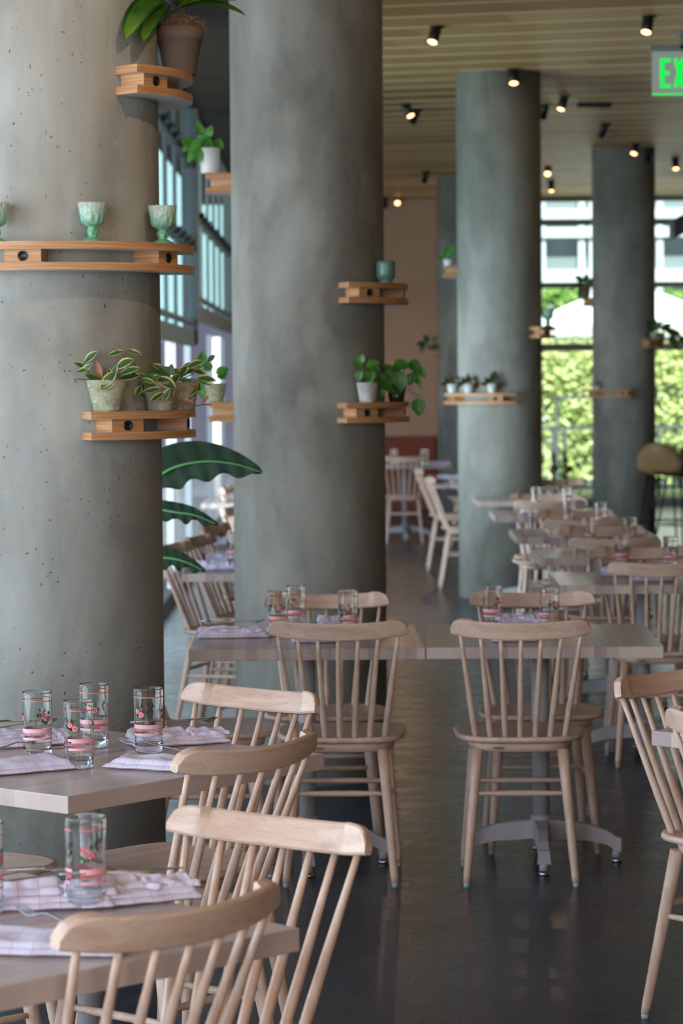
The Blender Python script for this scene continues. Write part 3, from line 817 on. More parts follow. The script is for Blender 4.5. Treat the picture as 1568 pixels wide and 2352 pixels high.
p = G(72, 2150, .75); put_cut(fk0, 0, p.x + .05, p.y - .04, .776, radians(138), 'fork with tines up at the near edge of the closest table', -.06, group='forks')

# ------------------------------------------------------------------ the joined pair of tables
table(-.118, 9.105, radians(.8), .742, .79, 'left table of the joined pair in front of the middle column', 0)
table(.648, 9.108, radians(-1.9), .742, .80, 'right table of the joined pair beside the aisle', 0)
put_chair(-.006, 8.87, (.03, 1), 'beech spindle chair seen from behind at the left table of the joined pair')
put_chair(.562, 8.85, (.04, 1), 'beech spindle chair seen fully from behind at the right table of the joined pair')
put_chair(-.055, 9.46, (0, -1), 'beech spindle chair facing us across the left table of the joined pair')
put_chair(.667, 9.45, (.02, -1), 'beech spindle chair facing us across the right table of the joined pair')
put_chair(-.44, 9.02, (1, .08), 'beech chair at the left end of the joined pair, half hidden by the nearest column')
for px, py, rz, lb in ((639, 1460, .3, 'leftmost rose tumbler on the left table of the joined pair'), (680, 1445, 1.9, 'middle rose tumbler on the left table of the joined pair'),
                   (799, 1458, 4.2, 'right-hand rose tumbler on the left table of the joined pair'), (1131, 1443, 2.6, 'left rose tumbler on the right table of the joined pair'),
                   (1262, 1452, 5.0, 'right rose tumbler on the right table of the joined pair')):
    put_glass(px, py, lb, group=GT, rz=rz)
nap_px(535, 1464, radians(4), .235, .08, 'rolled lilac-white napkin at the left end of the joined pair', 11, True, labels=('fork on the rolled napkin at the left end of the joined pair', 'knife on the rolled napkin at the left end of the joined pair'))
nap_px(722, 1474, radians(0), .14, .10, 'napkin behind the chair spindles on the left table of the joined pair', 12, True)
nap_px(1180, 1472, radians(0), .145, .10, 'napkin behind the chair spindles on the right table of the joined pair', 13, True)
nap_px(775, 1439, radians(5), .14, .10, 'napkin at the far edge of the left table of the joined pair', 14, True)
nap_px(1195, 1434, radians(5), .16, .10, 'napkin between the two tumblers on the right table of the joined pair', 15, True)

# ------------------------------------------------------------------ chairs and table at the right edge
tr = radians(-42); c0 = G(1495, 1677, .75)
ex, ey = rot2(tr, 1, 0); fx, fy = rot2(tr, 0, 1)
table(c0.x + ex * .405 + fx * .35, c0.y + ey * .405 + fy * .35, tr, .81, .70, 'corner of a whitewashed table cut off by the right edge', pi / 4)
put_chair(1.0, 6.86, (.72, -.70), 'beech spindle chair in side view at the right edge with splayed leg')
put_chair(1.06, 6.32, (.74, .67), 'beech spindle chair of which only the rounded rail end shows at the right edge')

# ------------------------------------------------------------------ right-hand row receding to the windows
rows = [(.889, 11.25, 'first'), (.926, 12.95, 'second'), (.925, 14.66, 'third'), (.931, 16.83, 'fourth')]
xc = [1.29, 1.27, 1.28, 1.262]
for i, (x, y, nm) in enumerate(rows):
    table(x + .372, y + .40, radians(-.6), .744, .79, '%s pedestal table of the right-hand row, counted from the joined pair' % nm, 0)
    put_chair(xc[i] + .0, y + .24, (0, 1), 'beech chair seen from behind at the %s table of the right-hand row' % nm)
    put_chair(xc[i] + .03, y + .72, (0, -1), 'beech chair facing us across the %s table of the right-hand row' % nm)
for px, py, lb in ((1427, 1305, 'left tumbler on the first table of the right-hand row'), (1540, 1310, 'right tumbler on the first table of the right-hand row'),
                   (1352, 1256, 'left tumbler on the second table of the right-hand row'), (1446, 1256, 'right tumbler on the second table of the right-hand row'),
                   (1307, 1212, 'left tumbler on the third table of the right-hand row'), (1379, 1215, 'right tumbler on the third table of the right-hand row'),
                   (1231, 1172, 'left tumbler on the fourth table of the right-hand row'), (1302, 1174, 'right tumbler on the fourth table of the right-hand row')):
    put_glass(px, py, lb, group=GT)
for px, py, s_, lb in ((1425, 1322, 21, 'napkin at the left of the first table of the right-hand row'), (1500, 1334, 22, 'napkin behind spindles on the first table of the right-hand row'),
                       (1390, 1262, 23, 'napkin on the second table of the right-hand row'), (1225, 1178, 24, 'napkin on the fourth table of the right-hand row')):
    nap_px(px, py, .05, .16, .10, lb, s_, True, gl='napkins on the right-hand row')
# fifth table behind with two bud vases
table(1.30, 19.3, 0, .744, .79, 'fifth table of the right-hand row, in front of the garden windows', 0)
put_chair(1.55, 20.0, (0, -1), 'beech chair facing us at the fifth table of the right-hand row')
def vase(px, pyb, Y, label, lean):
    p = A(px, pyb, Y); t = thing('bud_vase', label, 'vase', (p.x, p.y, .7506))
    m = MB(); m.lathe([(.0001, .001), (.024, 0), (.027, .03), (.022, .06), (.010, .09), (.011, .12), (.009, .12), (.008, .09), (.019, .06), (.024, .03), (.0001, .006)], 20, cap=False); m.build('vase_body', M_glass, t, merge=True)
    f = MB(); f.tube([(0, 0, .01), (lean * .3, 0, .1), (lean, 0, .19)], .0035, 8, 1)
    for k in range(3): f.lathe([(.001, 0), (.014 + .006 * k, .012), (.020 + .003 * k, .032), (.016 + .004 * k, .05)], 9, 0, c=(lean, 0, .175 + .003 * k), cap=False)
    f.build('dried_rose', [M_rosed, M_gstem], t)
G(0, 2000)
vase(1262, 1150, 19.2, 'left bud vase with a dark dried rose on the fifth right-hand table', .03)
vase(1300, 1152, 19.1, 'right bud vase with a dark dried rose on the fifth right-hand table', .012)

# ------------------------------------------------------------------ tables behind the columns on the left
LT = [(-.325, 12.5, 'nearest'), (-.27, 14.15, 'middle'), (-.20, 16.2, 'third')]
for x, y, nm in LT: table(x, y, 0, .744, .79, '%s table of the window-side row between the two front columns' % nm, 0)
table(-.58, 19.3, 0, .744, .79, 'farthest table of the window-side row, small and blurred', 0)
for x, y, f, lb in ((-.53, 12.62, (.96, -.27), 'beech chair in profile at the nearest window-side table, above the broad leaf tip'), (-.42, 14.25, (.96, -.27), 'beech chair in profile at the middle window-side table'),
                    (-.40, 16.2, (.98, -.2), 'beech chair in profile at the third window-side table'), (-.55, 19.3, (1, -.1), 'beech chair at the farthest window-side table'),
                    (-.44, 13.25, (.97, -.25), 'second beech chair in profile just behind the nearest window-side table')):
    put_chair(x, y, f, lb)
for px, py, s_, lb in ((492, 1308, 31, 'lilac-white napkin at the near edge of the nearest window-side table'), (520, 1290, 32, 'lilac-white napkin at the back of the nearest window-side table'), (527, 1250, 33, 'small blurred napkin on the middle window-side table')):
    nap_px(px, py, .0, .20, .09, lb, s_, True, gl='napkins on the window-side row')
put_glass(538, 1298, 'tumbler half hidden behind the middle column on the nearest window-side table', group=GT)

# ------------------------------------------------------------------ far middle group
table(.62, 27.2, 0, .9, .8, 'far table in front of the pink wall', 0)
put_chair(.60, 26.7, (0, 1), 'far beech chair seen from behind in front of the pink wall')
put_chair(1.22, 26.2, (-1, 0), 'far beech chair beside the third column facing left')
table(1.27, 21.4, 0, .744, .79, 'nearer of the two aisle tables behind the third column', 0)
table(1.27, 23.3, 0, .744, .79, 'farther of the two aisle tables behind the third column', 0)
put_chair(.93, 21.0, (1, .0), 'nearer aisle chair in profile left of the third column')
put_chair(.90, 23.0, (1, .0), 'farther aisle chair in profile left of the third column')
for px, py, s_, lb in ((1030, 1122, 41, 'napkin on the nearer aisle table'), (1032, 1100, 42, 'napkin on the farther aisle table'), (1008, 1068, 43, 'napkin on the far table in front of the pink wall')):
    nap_px(px, py, .0, .22, .12, lb, s_, True, gl='napkins on the far tables')
for px, py, lb in ((975, 1066, 'right tumbler on the far table in front of the pink wall'), (905, 1066, 'left tumbler on the far table in front of the pink wall')):
    put_glass(px, py, lb, group=GT)

# ------------------------------------------------------------------ goblets
def goblet():
    t = thing('jadeite_goblet', '', 'goblet')
    m = MB(); n = 48; P = []
    prof = [(.0001, .002), (.030, .0), (.031, .004), (.022, .009), (.012, .014), (.0165, .024), (.0165, .032), (.012, .040), (.020, .044), (.031, .052), (.034, .060), (.0365, .080), (.0415, .108), (.0395, .108), (.0345, .082), (.030, .060), (.018, .050), (.0001, .048)]
    for i, (r, z) in enumerate(prof):
        row = []
        for k in range(n):
            a = 2 * pi * k / n; s_ = 1 + (.025 * cos(12 * a) if 9 <= i <= 12 else 0); zz = z + (.0016 * cos(24 * a) if i in (12, 13) else 0)
            row.append((r * s_ * cos(a), r * s_ * sin(a), zz))
        P.append(row)
    m.grid(P, 0, True); m.build('bowl_and_stem', M_jade, t)
    return t
gb = goblet()
p = on('a', ang_at('a', 217, .355), .355, ZA2); gb.location = p; gb['label'] = 'jadeite green goblet in the middle of the ring shelf, in front of the column'; gb['group'] = 'green goblets'
dup(gb, on('a', ang_at('a', 377, .362), .362, ZA2), .4, 'jadeite green goblet at the right end of the ring shelf', 'green goblets')
dup(gb, on('a', ang_at('a', -7, .36), .36, ZA2), .9, 'jadeite green goblet cut off by the left edge on the ring shelf', 'green goblets')
o = dup(gb, on('c', 72, .36, ZC3), .9, 'dark goblet on the shelf right of the third column, against the umbrella', 'green goblets'); o.scale = (1.1, 1.1, 1.25)
t = thing('green_votive', 'bubbled green glass votive on the upper right shelf of the middle column', 'glass', on('b', ang_at('b', 888, .36), .36, ZB1))
m = MB(); m.lathe([(.0001, .004), (.026, .0), (.028, .004), (.025, .009), (.036, .02), (.0385, .03), (.0385, .078), (.037, .086), (.0345, .086), (.0350, .03), (.025, .018), (.0001, .016)], 40, cap=False); m.build('cup', M_votive, t)

# ------------------------------------------------------------------ plants
def leaf(m, p, d, up, L, W, mi=0, edge=None, droop=.3, fold=.15, tip=.0, nL=7, shape=1.0, wav=0.0, rib=None, pw=.8):
    """one leaf blade: starts at p, heads along d, curving down by droop"""
    d = d.normalized(); up = (up - d * up.dot(d)); up = up.normalized() if up.length > 1e-4 else d.orthogonal().normalized(); s_ = d.cross(up)
    rows = []; c = Vector(p); 
    for i in range(nL + 1):
        q = i / nL
        w = W * .5 * (sin(pi * min(1, q ** shape)) ** pw if 0 < q < 1 else .03)
        ang = -droop * q * 1.2
        dd = (d * cos(ang) + up * sin(ang)); uu = (up * cos(ang) - d * sin(ang))
        if i: c = c + dd * (L / nL)
        row = []
        for k in (-1, -.72, -.36, 0, .36, .72, 1):
            z = fold * abs(k) * w + wav * W * .15 * sin(q * 16 + k * 2) * abs(k)
            row.append(c + s_ * k * w + uu * z)
        rows.append(row)
    f = (lambda i, j: (edge if (edge is not None and j in (0, 5)) else mi))
    m.grid(rows, f)
    if rib is not None:
        m.tube([r_[3] + up * .0015 for r_ in rows], [max(.0005, .006 * W / .12 * (1 - i / (nL + 1))) for i in range(len(rows))], 5, rib)
def pot(t, r0, r1, h, mat, rim=True, name='pot'):
    m = MB(); pr = [(.0001, .001), (r0 * .96, 0), (r0, .003)]
    if rim: pr += [(r1 - .004 - (r1 - r0) * .22, h * .76), (r1 * 1.0, h * .78), (r1 * 1.03, h)]
    else: pr += [(r1, h)]
    pr += [(r1 * .92, h), (r1 * .88, h * .88)]
    m.lathe(pr, 36, cap=False); m.build(name, mat, t)
    s_ = MB(); s_.lathe([(r1 * .9, h * .86), (r1 * .5, h * .9), (.0001, h * .91)], 24, cap=False); s_.build('soil', M_soil, t)
V = Vector
def px_off(base, dx, dy, dep=0.0):
    """offset in metres from pixel offsets seen at the depth of base"""
    s_ = base.y / FPX; return V((dx * s_, dep, -dy * s_))
def hoya(loc, label, pot_mat, stems, leaves, r0=.037, r1=.058, h=.088):
    t = thing('potted_hoya', label, 'potted plant', loc); b = V(loc)
    pot(t, r0, r1, h, pot_mat, False)
    m = MB()
    for pts, w in stems:
        q = [px_off(b, *p_) for p_ in pts]; m.tube(q, [w] * len(q), 6, 2)
    for (x0, y0, x1, y1, wpx, dep, dep1, var) in leaves:
        p0, p1 = px_off(b, x0, y0, dep), px_off(b, x1, y1, dep1); d = p1 - p0
        upv = V((R.uniform(-.25, .25), -.75, .65))
        leaf(m, p0, d, upv, d.length * 1.12, wpx * b.y / FPX * 1.4, 0 if var != 2 else 3, 1 if var == 1 else None, .12, .3, nL=8)
    m.build('foliage', [M_leaf, M_cream, M_stem, M_leafp], t); return t
# pot 1: centre px 245, base y 943 (pixel offsets are from the pot base)
S_ = lambda L: [tuple(x) for x in L]
P1 = on('a', ang_at('a', 245, .352), .352, ZA3)
hoya(P1, 'mossy whitewashed pot of variegated hoya standing alone at the left of the three-pot shelf', M_moss1,
     [([(0, -66), (-32, -72), (-50, -74), (-77, -75)], .0014), ([(-4, -66), (-30, -82), (-52, -100), (-52, -112)], .0012), ([(8, -66), (25, -90), (42, -122), (33, -136), (14, -143)], .0013),
      ([(20, -66), (45, -82), (66, -90), (66, -108), (44, -117)], .0015), ([(66, -90), (50, -74), (30, -66)], .0013), ([(60, -82), (84, -66), (95, -46), (104, -48), (112, -62)], .0010), ([(42, -122), (44, -136), (56, -143)], .0011)],
     S_([(-52, -110, -24, -136, 16, 0, -.01, 1), (-48, -100, -70, -112, 12, 0, -.01, 1), (-62, -84, -36, -108, 12, -.01, -.02, 1), (-40, -96, -64, -92, 12, -.02, -.02, 1), (-12, -74, -22, -112, 10, 0, .0, 2),
         (18, -68, -5, -66 + 12, 20, -.03, -.055, 1), (24, -92, -6, -58, 18, -.035, -.06, 1), (-4, -70, -38, -88, 12, -.02, -.03, 0), (22, -98, 58, -118, 20, -.01, -.02, 1), (30, -84, 72, -100, 14, -.01, -.02, 1),
         (28, -74, 72, -84, 18, .0, .0, 1), (12, -72, 24, -104, 10, -.01, -.02, 1), (14, -74, 6, -98, 9, -.02, -.03, 1), (42, -138, 6, -130, 12, .0, .0, 1), (44, -141, 78, -132, 10, .0, .0, 1), (4, -72, 14, -92, 8, -.02, -.03, 0),
         (112, -62, 84, -84 + 8, 9, .0, .0, 1), (-20, -70, -44, -84, 10, 0, 0, 0)]))
P2 = on('a', ang_at('a', 367, .350), .350, ZA3)
hoya(P2, 'grey clay pot of variegated hoya in the middle of the three-pot shelf', M_moss2,
     [([(0, -62), (30, -50), (40, -22), (56, -2)], .0011), ([(-10, -62), (-40, -70), (-52, -74)], .0011), ([(10, -62), (24, -40), (10, -30)], .001)],
     S_([(-18, -62, -2, -80, 14, -.02, -.03, 1), (-5, -84, -46, -60, 20, -.02, -.03, 0), (6, -78, -30, -56, 16, -.03, -.05, 0), (-8, -76, 34, -54, 22, -.03, -.05, 1), (6, -50, -34, -44, 12, -.06, -.07, 1), (14, -42, -16, -24, 12, -.06, -.07, 1),
         (10, -20, 24, -48, 13, -.06, -.07, 1), (12, -90, -14, -106, 12, 0, 0, 1), (-30, -86, 12, -98, 14, 0, 0, 0), (-2, -104, 22, -78, 16, -.02, -.02, 0), (24, -78, 28, -104, 11, -.02, -.02, 0), (-40, -58, -52, -36, 12, -.03, -.05, 1),
         (-22, -66, -44, -84, 10, -.01, -.02, 1), (0, -66, 22, -96, 12, .0, 0, 0)]), .036, .050, .082)
P3 = on('a', 80, .375, ZA3)
hoya(P3, 'grey clay pot of sprawling hoya at the right end of the three-pot shelf', M_moss2,
     [([(-20, -62), (20, -80), (40, -96), (58, -108), (64, -122)], .0016), ([(0, -62), (20, -72), (40, -66), (56, -58), (66, -57)], .0016), ([(-24, -70), (-10, -48), (6, -34), (18, -8), (48, -12), (66, -12)], .0015), ([(6, -62), (16, -34), (22, -10)], .001)],
     S_([(60, -110, 74, -124, 10, 0, 0, 0), (-10, -74, 10, -100, 16, 0, 0, 1), (10, -96, 44, -112, 14, 0, 0, 1), (-16, -80, -40, -98, 14, 0, 0, 1), (-4, -70, 30, -56, 16, -.02, -.03, 0), (36, -46, 6, -36, 20, -.03, -.03, 1), (10, -60, 34, -50, 14, -.02, -.02, 0),
         (34, -72, 72, -70, 16, -.01, 0, 1), (10, -84, 28, -92, 14, 0, 0, 1), (-8, -26, 26, -18, 10, -.04, -.04, 2), (-36, -80, -4, -94, 12, .01, .01, 1), (-24, -70, -54, -84, 14, 0, 0, 0), (-30, -66, 2, -80, 16, -.01, -.02, 0),
         (44, -14, 58, -30, 8, 0, 0, 2), (0, -92, 20, -108, 10, .02, .02, 0), (20, -66, 40, -48, 14, .0, .0, 0), (-4, -84, -22, -62, 14, -.02, -.03, 1), (24, -90, 50, -84, 14, .01, .01, 1), (-14, -88, 8, -82, 16, .0, .0, 0)]), .036, .048, .080)

# terracotta pot with strap leaves and moss
PT = on('a', 92, .368, ZA1)
t = thing('potted_orchid', 'terracotta pot of broad strap leaves and moss high on the nearest column', 'potted plant', PT)
m = MB(); m.lathe([(.0001, .001), (.044, 0), (.046, .003), (.063, .100), (.067, .101), (.0695, .136), (.064, .136), (.062, .12)], 48, cap=False); m.build('terracotta_pot', M_terra, t)
m = MB()
for k in range(260):
    a = R.uniform(0, 2 * pi); r = .060 * sqrt(R.random()); c = V((r * cos(a), r * sin(a), .130 + .045 * (1 - (r / .062) ** 2) * R.random() + .004)); q = []
    dv = V((R.uniform(-1, 1), R.uniform(-1, 1), R.uniform(-.3, .6)))
    for i in range(7): q.append(c + V((.010 * sin(i * 1.1 + k), .010 * cos(i * .9 + k * 2), .006 * sin(i * 1.7 + k * 3))) + dv * .004 * i)
    m.tube(q, .0011, 4, 0)
m.lathe([(.061, .125), (.045, .155), (.02, .165), (.0001, .168)], 20, 0, cap=False)
mo = m.build('moss', M_moss, t); mo['kind'] = 'stuff'
m = MB(); b = PT
for (x0, y0, x1, y1, w, de, dr, fo) in ((-10, -168, -74, -116, 64, -.32, .8, .25), (-12, -160, -50, -100, 48, -.30, .7, .2), (0, -168, 128, -196, 52, .0, .30, .3), (4, -166, 112, -176, 46, -.04, .45, .35), (2, -165, 140, -150, 30, -.02, .55, .4), (-6, -168, -74, -196, 60, -.28, .3, .3), (-10, -170, 12, -250, 60, .02, .1, .4), (0, -165, 60, -240, 60, .04, .3, .3)):
    p0, p1 = px_off(b, x0, y0 + 12, 0), px_off(b, x1, y1, de); d = p1 - p0
    leaf(m, p0, V((d.x, d.y, d.z + d.length * dr * .55)), V((0, -.5, .8)), d.length * 1.12, w * b.y / FPX, 0, 1, dr * 1.3, fo, nL=16, shape=1.15, pw=.5)
m.build('leaf', [M_leafo, leafmat('orchid_leaf_dark', srgb(16, 56, 22), srgb(44, 96, 30), .35, .1, 8)], t)

def pothos(loc, label, pot_args, leaves, stems=(), mats=None, nm='potted_pothos'):
    t = thing(nm, label, 'potted plant', loc); b = V(loc)
    if pot_args: pot(t, *pot_args)
    m = MB()
    for pts, w in stems: m.tube([px_off(b, *p_) for p_ in pts], w, 6, 1)
    for (x, y, L, W, ang, dep) in leaves:
        p0 = px_off(b, x, y, dep); a = radians(ang); s_ = b.y / FPX
        leaf(m, p0, V((cos(a), -.25, -sin(a))), V((R.uniform(-.2, .2), -.8, .5)), L * s_, W * s_, 0, None, .3, .2, nL=7, shape=.72)
        m.tube([px_off(b, 0, -45, 0).lerp(p0, q) for q in (0, .5, 1)], .0012, 5, 1)
    m.build('foliage', mats or [M_leafb, M_gstem], t); return t
PB = on('b', ang_at('b', 843, .36), .36, ZB2)
pothos(PB, 'pale clay pot with upright heart leaves on the lower right shelf of the middle column', (.030, .043, .078, M_pot3, False),
       [(-16, -82, 22, 22, -120, 0), (-2, -84, 32, 22, -20, 0), (-18, -74, 26, 22, 100, -.02), (10, -74, 30, 18, 90, -.03), (-4, -70, 26, 20, 60, -.03), (6, -88, 26, 24, 30, 0), (-14, -92, 20, 18, -80, 0), (12, -66, 24, 18, 120, -.03)])
PB2 = on('b', 76, .36, ZB2)
pothos(PB2, 'dark glass jar of trailing heart-leaf philodendron at the right of the middle column', (.030, .040, .070, plain('dark_smoked_glass', srgb(52, 44, 36), .2), False),
       [(-52, -62, 46, 36, 40, -.04), (-30, -46, 48, 34, 30, -.03), (6, -70, 48, 34, 85, -.05), (-8, -84, 40, 30, -5, -.02), (26, -90, 40, 30, 25, 0), (44, -72, 34, 24, 80, 0), (34, -66, 30, 24, 100, -.01), (56, -78, 26, 16, 70, 0), (-34, -80, 36, 26, 20, 0), (-26, -72, 40, 30, 60, -.02),
        (48, -8, 42, 34, 85, -.01), (-44, -40, 34, 26, 70, -.03), (54, -50, 22, 10, 90, -.01), (-14, -76, 30, 22, 130, .0), (12, -88, 30, 24, 140, .01), (-58, -74, 30, 22, 150, 0)],
       [([(0, -45), (24, -36), (40, -20), (58, -10)], .0014), ([(0, -45), (20, -76), (40, -84)], .0014)])
PB3 = on('b', -88, .385, ZB3)
pothos(PB3, 'white ceramic pot of trailing pothos high on the left of the middle column', (.036, .042, .100, M_pot_w, False),
       [(-30, -58, 40, 22, 125, 0), (-26, -62, 36, 24, -50, 0), (-18, -86, 34, 22, 250, 0), (-34, -70, 34, 26, 190, 0), (-10, -80, 32, 24, 60, -.03), (-24, -56, 40, 22, 95, -.03), (-6, -82, 30, 22, -70, 0), (-20, -74, 34, 26, 140, -.02), (10, -76, 30, 22, 40, 0), (-40, -66, 30, 18, 150, 0)])
PB4 = on('b', -95, .375, ZB4)
pothos(PB4, 'grey-green clay pot of pothos low on the left of the middle column', (.030, .046, .074, M_moss1, False),
       [(-16, -60, 34, 24, 150, 0), (-24, -54, 44, 26, 110, 0), (-30, -42, 40, 26, 85, 0), (0, -66, 34, 24, -20, 0), (-34, -70, 50, 30, -80, .0), (-44, -66, 40, 26, -70, .0), (4, -60, 24, 20, 10, 0), (-10, -70, 30, 22, -120, 0), (-56, -70, 40, 18, 170, .0), (8, -72, 24, 16, 20, 0)])
for a_, lb in ((-78, 'leftmost small pot of red-green leaves on the third column shelf'), (-42, 'middle small pot of striped leaves on the third column shelf'), (-12, 'right small pot with a dark red bloom on the third column shelf')):
    P_ = on('c', a_, .355, ZC1)
    pothos(P_, lb, (.026, .040, .065, M_pot_w, False), [(-4, -22, 20, 14, -130, 0), (4, -24, 20, 14, -50, 0), (-8, -20, 20, 14, 190, 0), (8, -20, 18, 14, -10, 0), (0, -24, 22, 12, -95, -.02), (6, -34 if a_ == -12 else -20, 18, 16, -90, -.01), (10, -20, 16, 12, 30, 0)], mats=[M_purple, M_gstem])
P_ = on('c', -88, .37, ZC2); pothos(P_, 'small pot of bright green leaves high on the left of the third column', (.026, .036, .05, M_pot_w, False), [(-6, -22, 22, 14, -80, 0), (0, -26, 26, 14, -60, 0), (-10, -16, 18, 12, -150, 0), (4, -30, 20, 14, -100, 0)])
P_ = on('d', -52, .36, ZD1); pothos(P_, 'tiny green cutting on the low shelf of the farthest-right column', (.020, .026, .03, M_pot_w, False), [(0, -8, 12, 6, -90, 0), (3, -8, 12, 6, -60, 0)])
for a_, lb, lv in ((48, 'pot of dark leaves at the left of the upper shelf on the farthest-right column', [(-6, -20, 26, 16, -110, 0), (4, -22, 24, 16, -60, 0), (-8, -16, 22, 14, 170, 0), (0, -24, 24, 16, -85, 0)]),
                   (84, 'pot of trailing leaves at the right of the upper shelf on the farthest-right column', [(0, -20, 30, 18, -40, 0), (10, -20, 34, 20, 10, 0), (20, -10, 30, 20, 60, 0), (34, 0, 26, 20, 80, 0), (-8, -20, 24, 16, -120, 0), (24, -18, 24, 18, 20, 0), (40, -6, 22, 18, 40, 0)])):
    P_ = on('d', a_, .36, ZD2); pothos(P_, lb, (.03, .04, .07, M_pot3, False), lv, mats=[M_leaf, M_gstem])
P_ = on('d', -84, .375, ZD3); pothos(P_, 'pot with drooping foliage high on the left of the farthest-right column', (.04, .05, .11, M_terra, False), [(-8, -30, 24, 16, 170, 0), (-10, -26, 28, 14, 100, 0), (0, -34, 22, 16, -80, 0), (-6, -36, 24, 16, -140, 0), (6, -34, 20, 14, -30, 0), (-12, -12, 18, 12, 95, 0)], mats=[M_leaf, M_gstem])
P_ = on('e', -86, .38, ZE1); pothos(P_, 'dim trailing plant on the far column shelf beside the pink wall', (.04, .05, .06, M_terra, False), [(-10, -16, 26, 14, 180, 0), (-6, -18, 22, 14, -120, 0), (-18, -14, 22, 14, 110, 0), (0, -16, 20, 14, -60, 0), (8, -12, 18, 12, 20, 0)], mats=[M_leaf, M_gstem])

# bird-of-paradise behind the nearest column
def bird():
    base = V((-.80, 9.25, 0))
    t = thing('broad_leaf_plant', 'tall plant with broad dark strap leaves reaching out from behind the nearest column', 'potted plant', base)
    pot(t, .12, .17, .34, M_moss2, True)
    def Lf(pts, w, nm, side=V((0, -.35, 1))):
        pp = [A(x, y, 9.25 + dy) - base for x, y, dy in pts]
        s_ = MB(); s_.tube([V((0, 0, .3)), V((pp[0].x * .3, 0, pp[0].z * .75)), pp[0]], [.011, .009, .006], 8); s_.build('stalk', M_gstem, t)
        n = 26; rows = []; q = []
        def bez(u):
            k = (len(pp) - 1) * u; i = min(int(k), len(pp) - 2); f = k - i
            a, b = pp[i], pp[i + 1]; m0 = (b - pp[max(i - 1, 0)]) * .5; m1 = (pp[min(i + 2, len(pp) - 1)] - a) * .5
            return a * (2 * f ** 3 - 3 * f * f + 1) + m0 * (f ** 3 - 2 * f * f + f) + b * (-2 * f ** 3 + 3 * f * f) + m1 * (f ** 3 - f * f)
        for i in range(n + 1):
            u = i / n; c = bez(u); d = (bez(min(1, u + .02)) - bez(max(0, u - .02))).normalized()
            up = (side - d * side.dot(d)).normalized(); row = []
            W = w * (sin(pi * min(1, (u * .96 + .04) ** .62)) ** .7)
            for k in (-1, -.75, -.5, -.25, 0, .25, .5, .75, 1):
                off = up * (k * W * (.9 if k > 0 else .75)); off += V((0, -1, 0)) * (.35 * W * (abs(k) ** 1.5) * (1 if k < 0 else -.2)); off += V((0, 1, 0)) * .006 * sin(u * 40 + k)
                if k == -1: off += up * .012 * sin(u * 22)
                row.append(c + off)
            rows.append(row); q.append(c + V((0, -.004, 0)))
        m = MB(); m.grid(rows, 0); m.tube(q, [.006 * (1 - i / (n + 2)) + .001 for i in range(n + 1)], 6, 1); m.build('leaf', [M_leafd, M_rib], t)
    Lf([(350, 1105, .1), (400, 1074, .05), (470, 1060, 0), (540, 1066, -.05), (604, 1086, -.1)], .088, 1)
    Lf([(340, 1165, .3), (400, 1176, .25), (450, 1184, .2), (505, 1208, .15)], .042, 2)
    Lf([(345, 1282, .35), (390, 1282, .3), (430, 1292, .25), (474, 1314, .2)], .045, 3)
bird()

# ------------------------------------------------------------------ ceiling spotlights
sp0 = None
def spot(px, py, Y=None, tilt=(0, 0), label='', lit=True, power=14, scale=1.0):
    """cylindrical ceiling spotlight; py is the level where it meets the ceiling"""
    d = ray(px, py); tt = (CEIL - EYE) / d.z; p = V((0, 0, EYE)) + d * tt
    t = thing('ceiling_spotlight', label, 'spotlight', p)
    m = MB(); m.lathe([(.045, -.012), (.045, 0)], 20); m.tube([(0, 0, 0), (0, 0, -.03)], .009, 8); m.build('ceiling_mount', M_blk, t)
    M_ = Matrix.Rotation(tilt[0], 3, 'X') @ Matrix.Rotation(tilt[1], 3, 'Y'); m = MB(); P = []
    for r, z in ((.0001, -.02), (.033, -.02), (.034, -.024), (.034, -.128), (.031, -.128), (.030, -.118)): P.append([M_ @ V((r * cos(2 * pi * k / 24), r * sin(2 * pi * k / 24), z)) for k in range(24)])
    m.grid(P, 0, True); m.build('lamp_body', M_blk, t)
    P = [[M_ @ V((r * cos(2 * pi * k / 24), r * sin(2 * pi * k / 24), z)) for k in range(24)] for r, z in ((.0001, -.124), (.030, -.120))]
    m = MB(); m.grid(P, 0, True); m.build('lamp_face', M_bulb if lit else M_blk, t)
    if lit:
        o = p + M_ @ V((0, 0, -.15)); lamp('spot_beam', 'SPOT', o, o + M_ @ V((0, 0, -1)), power, (1, .70, .42), spot_size=radians(70), spot_blend=.6, shadow_soft_size=.03)
    return t
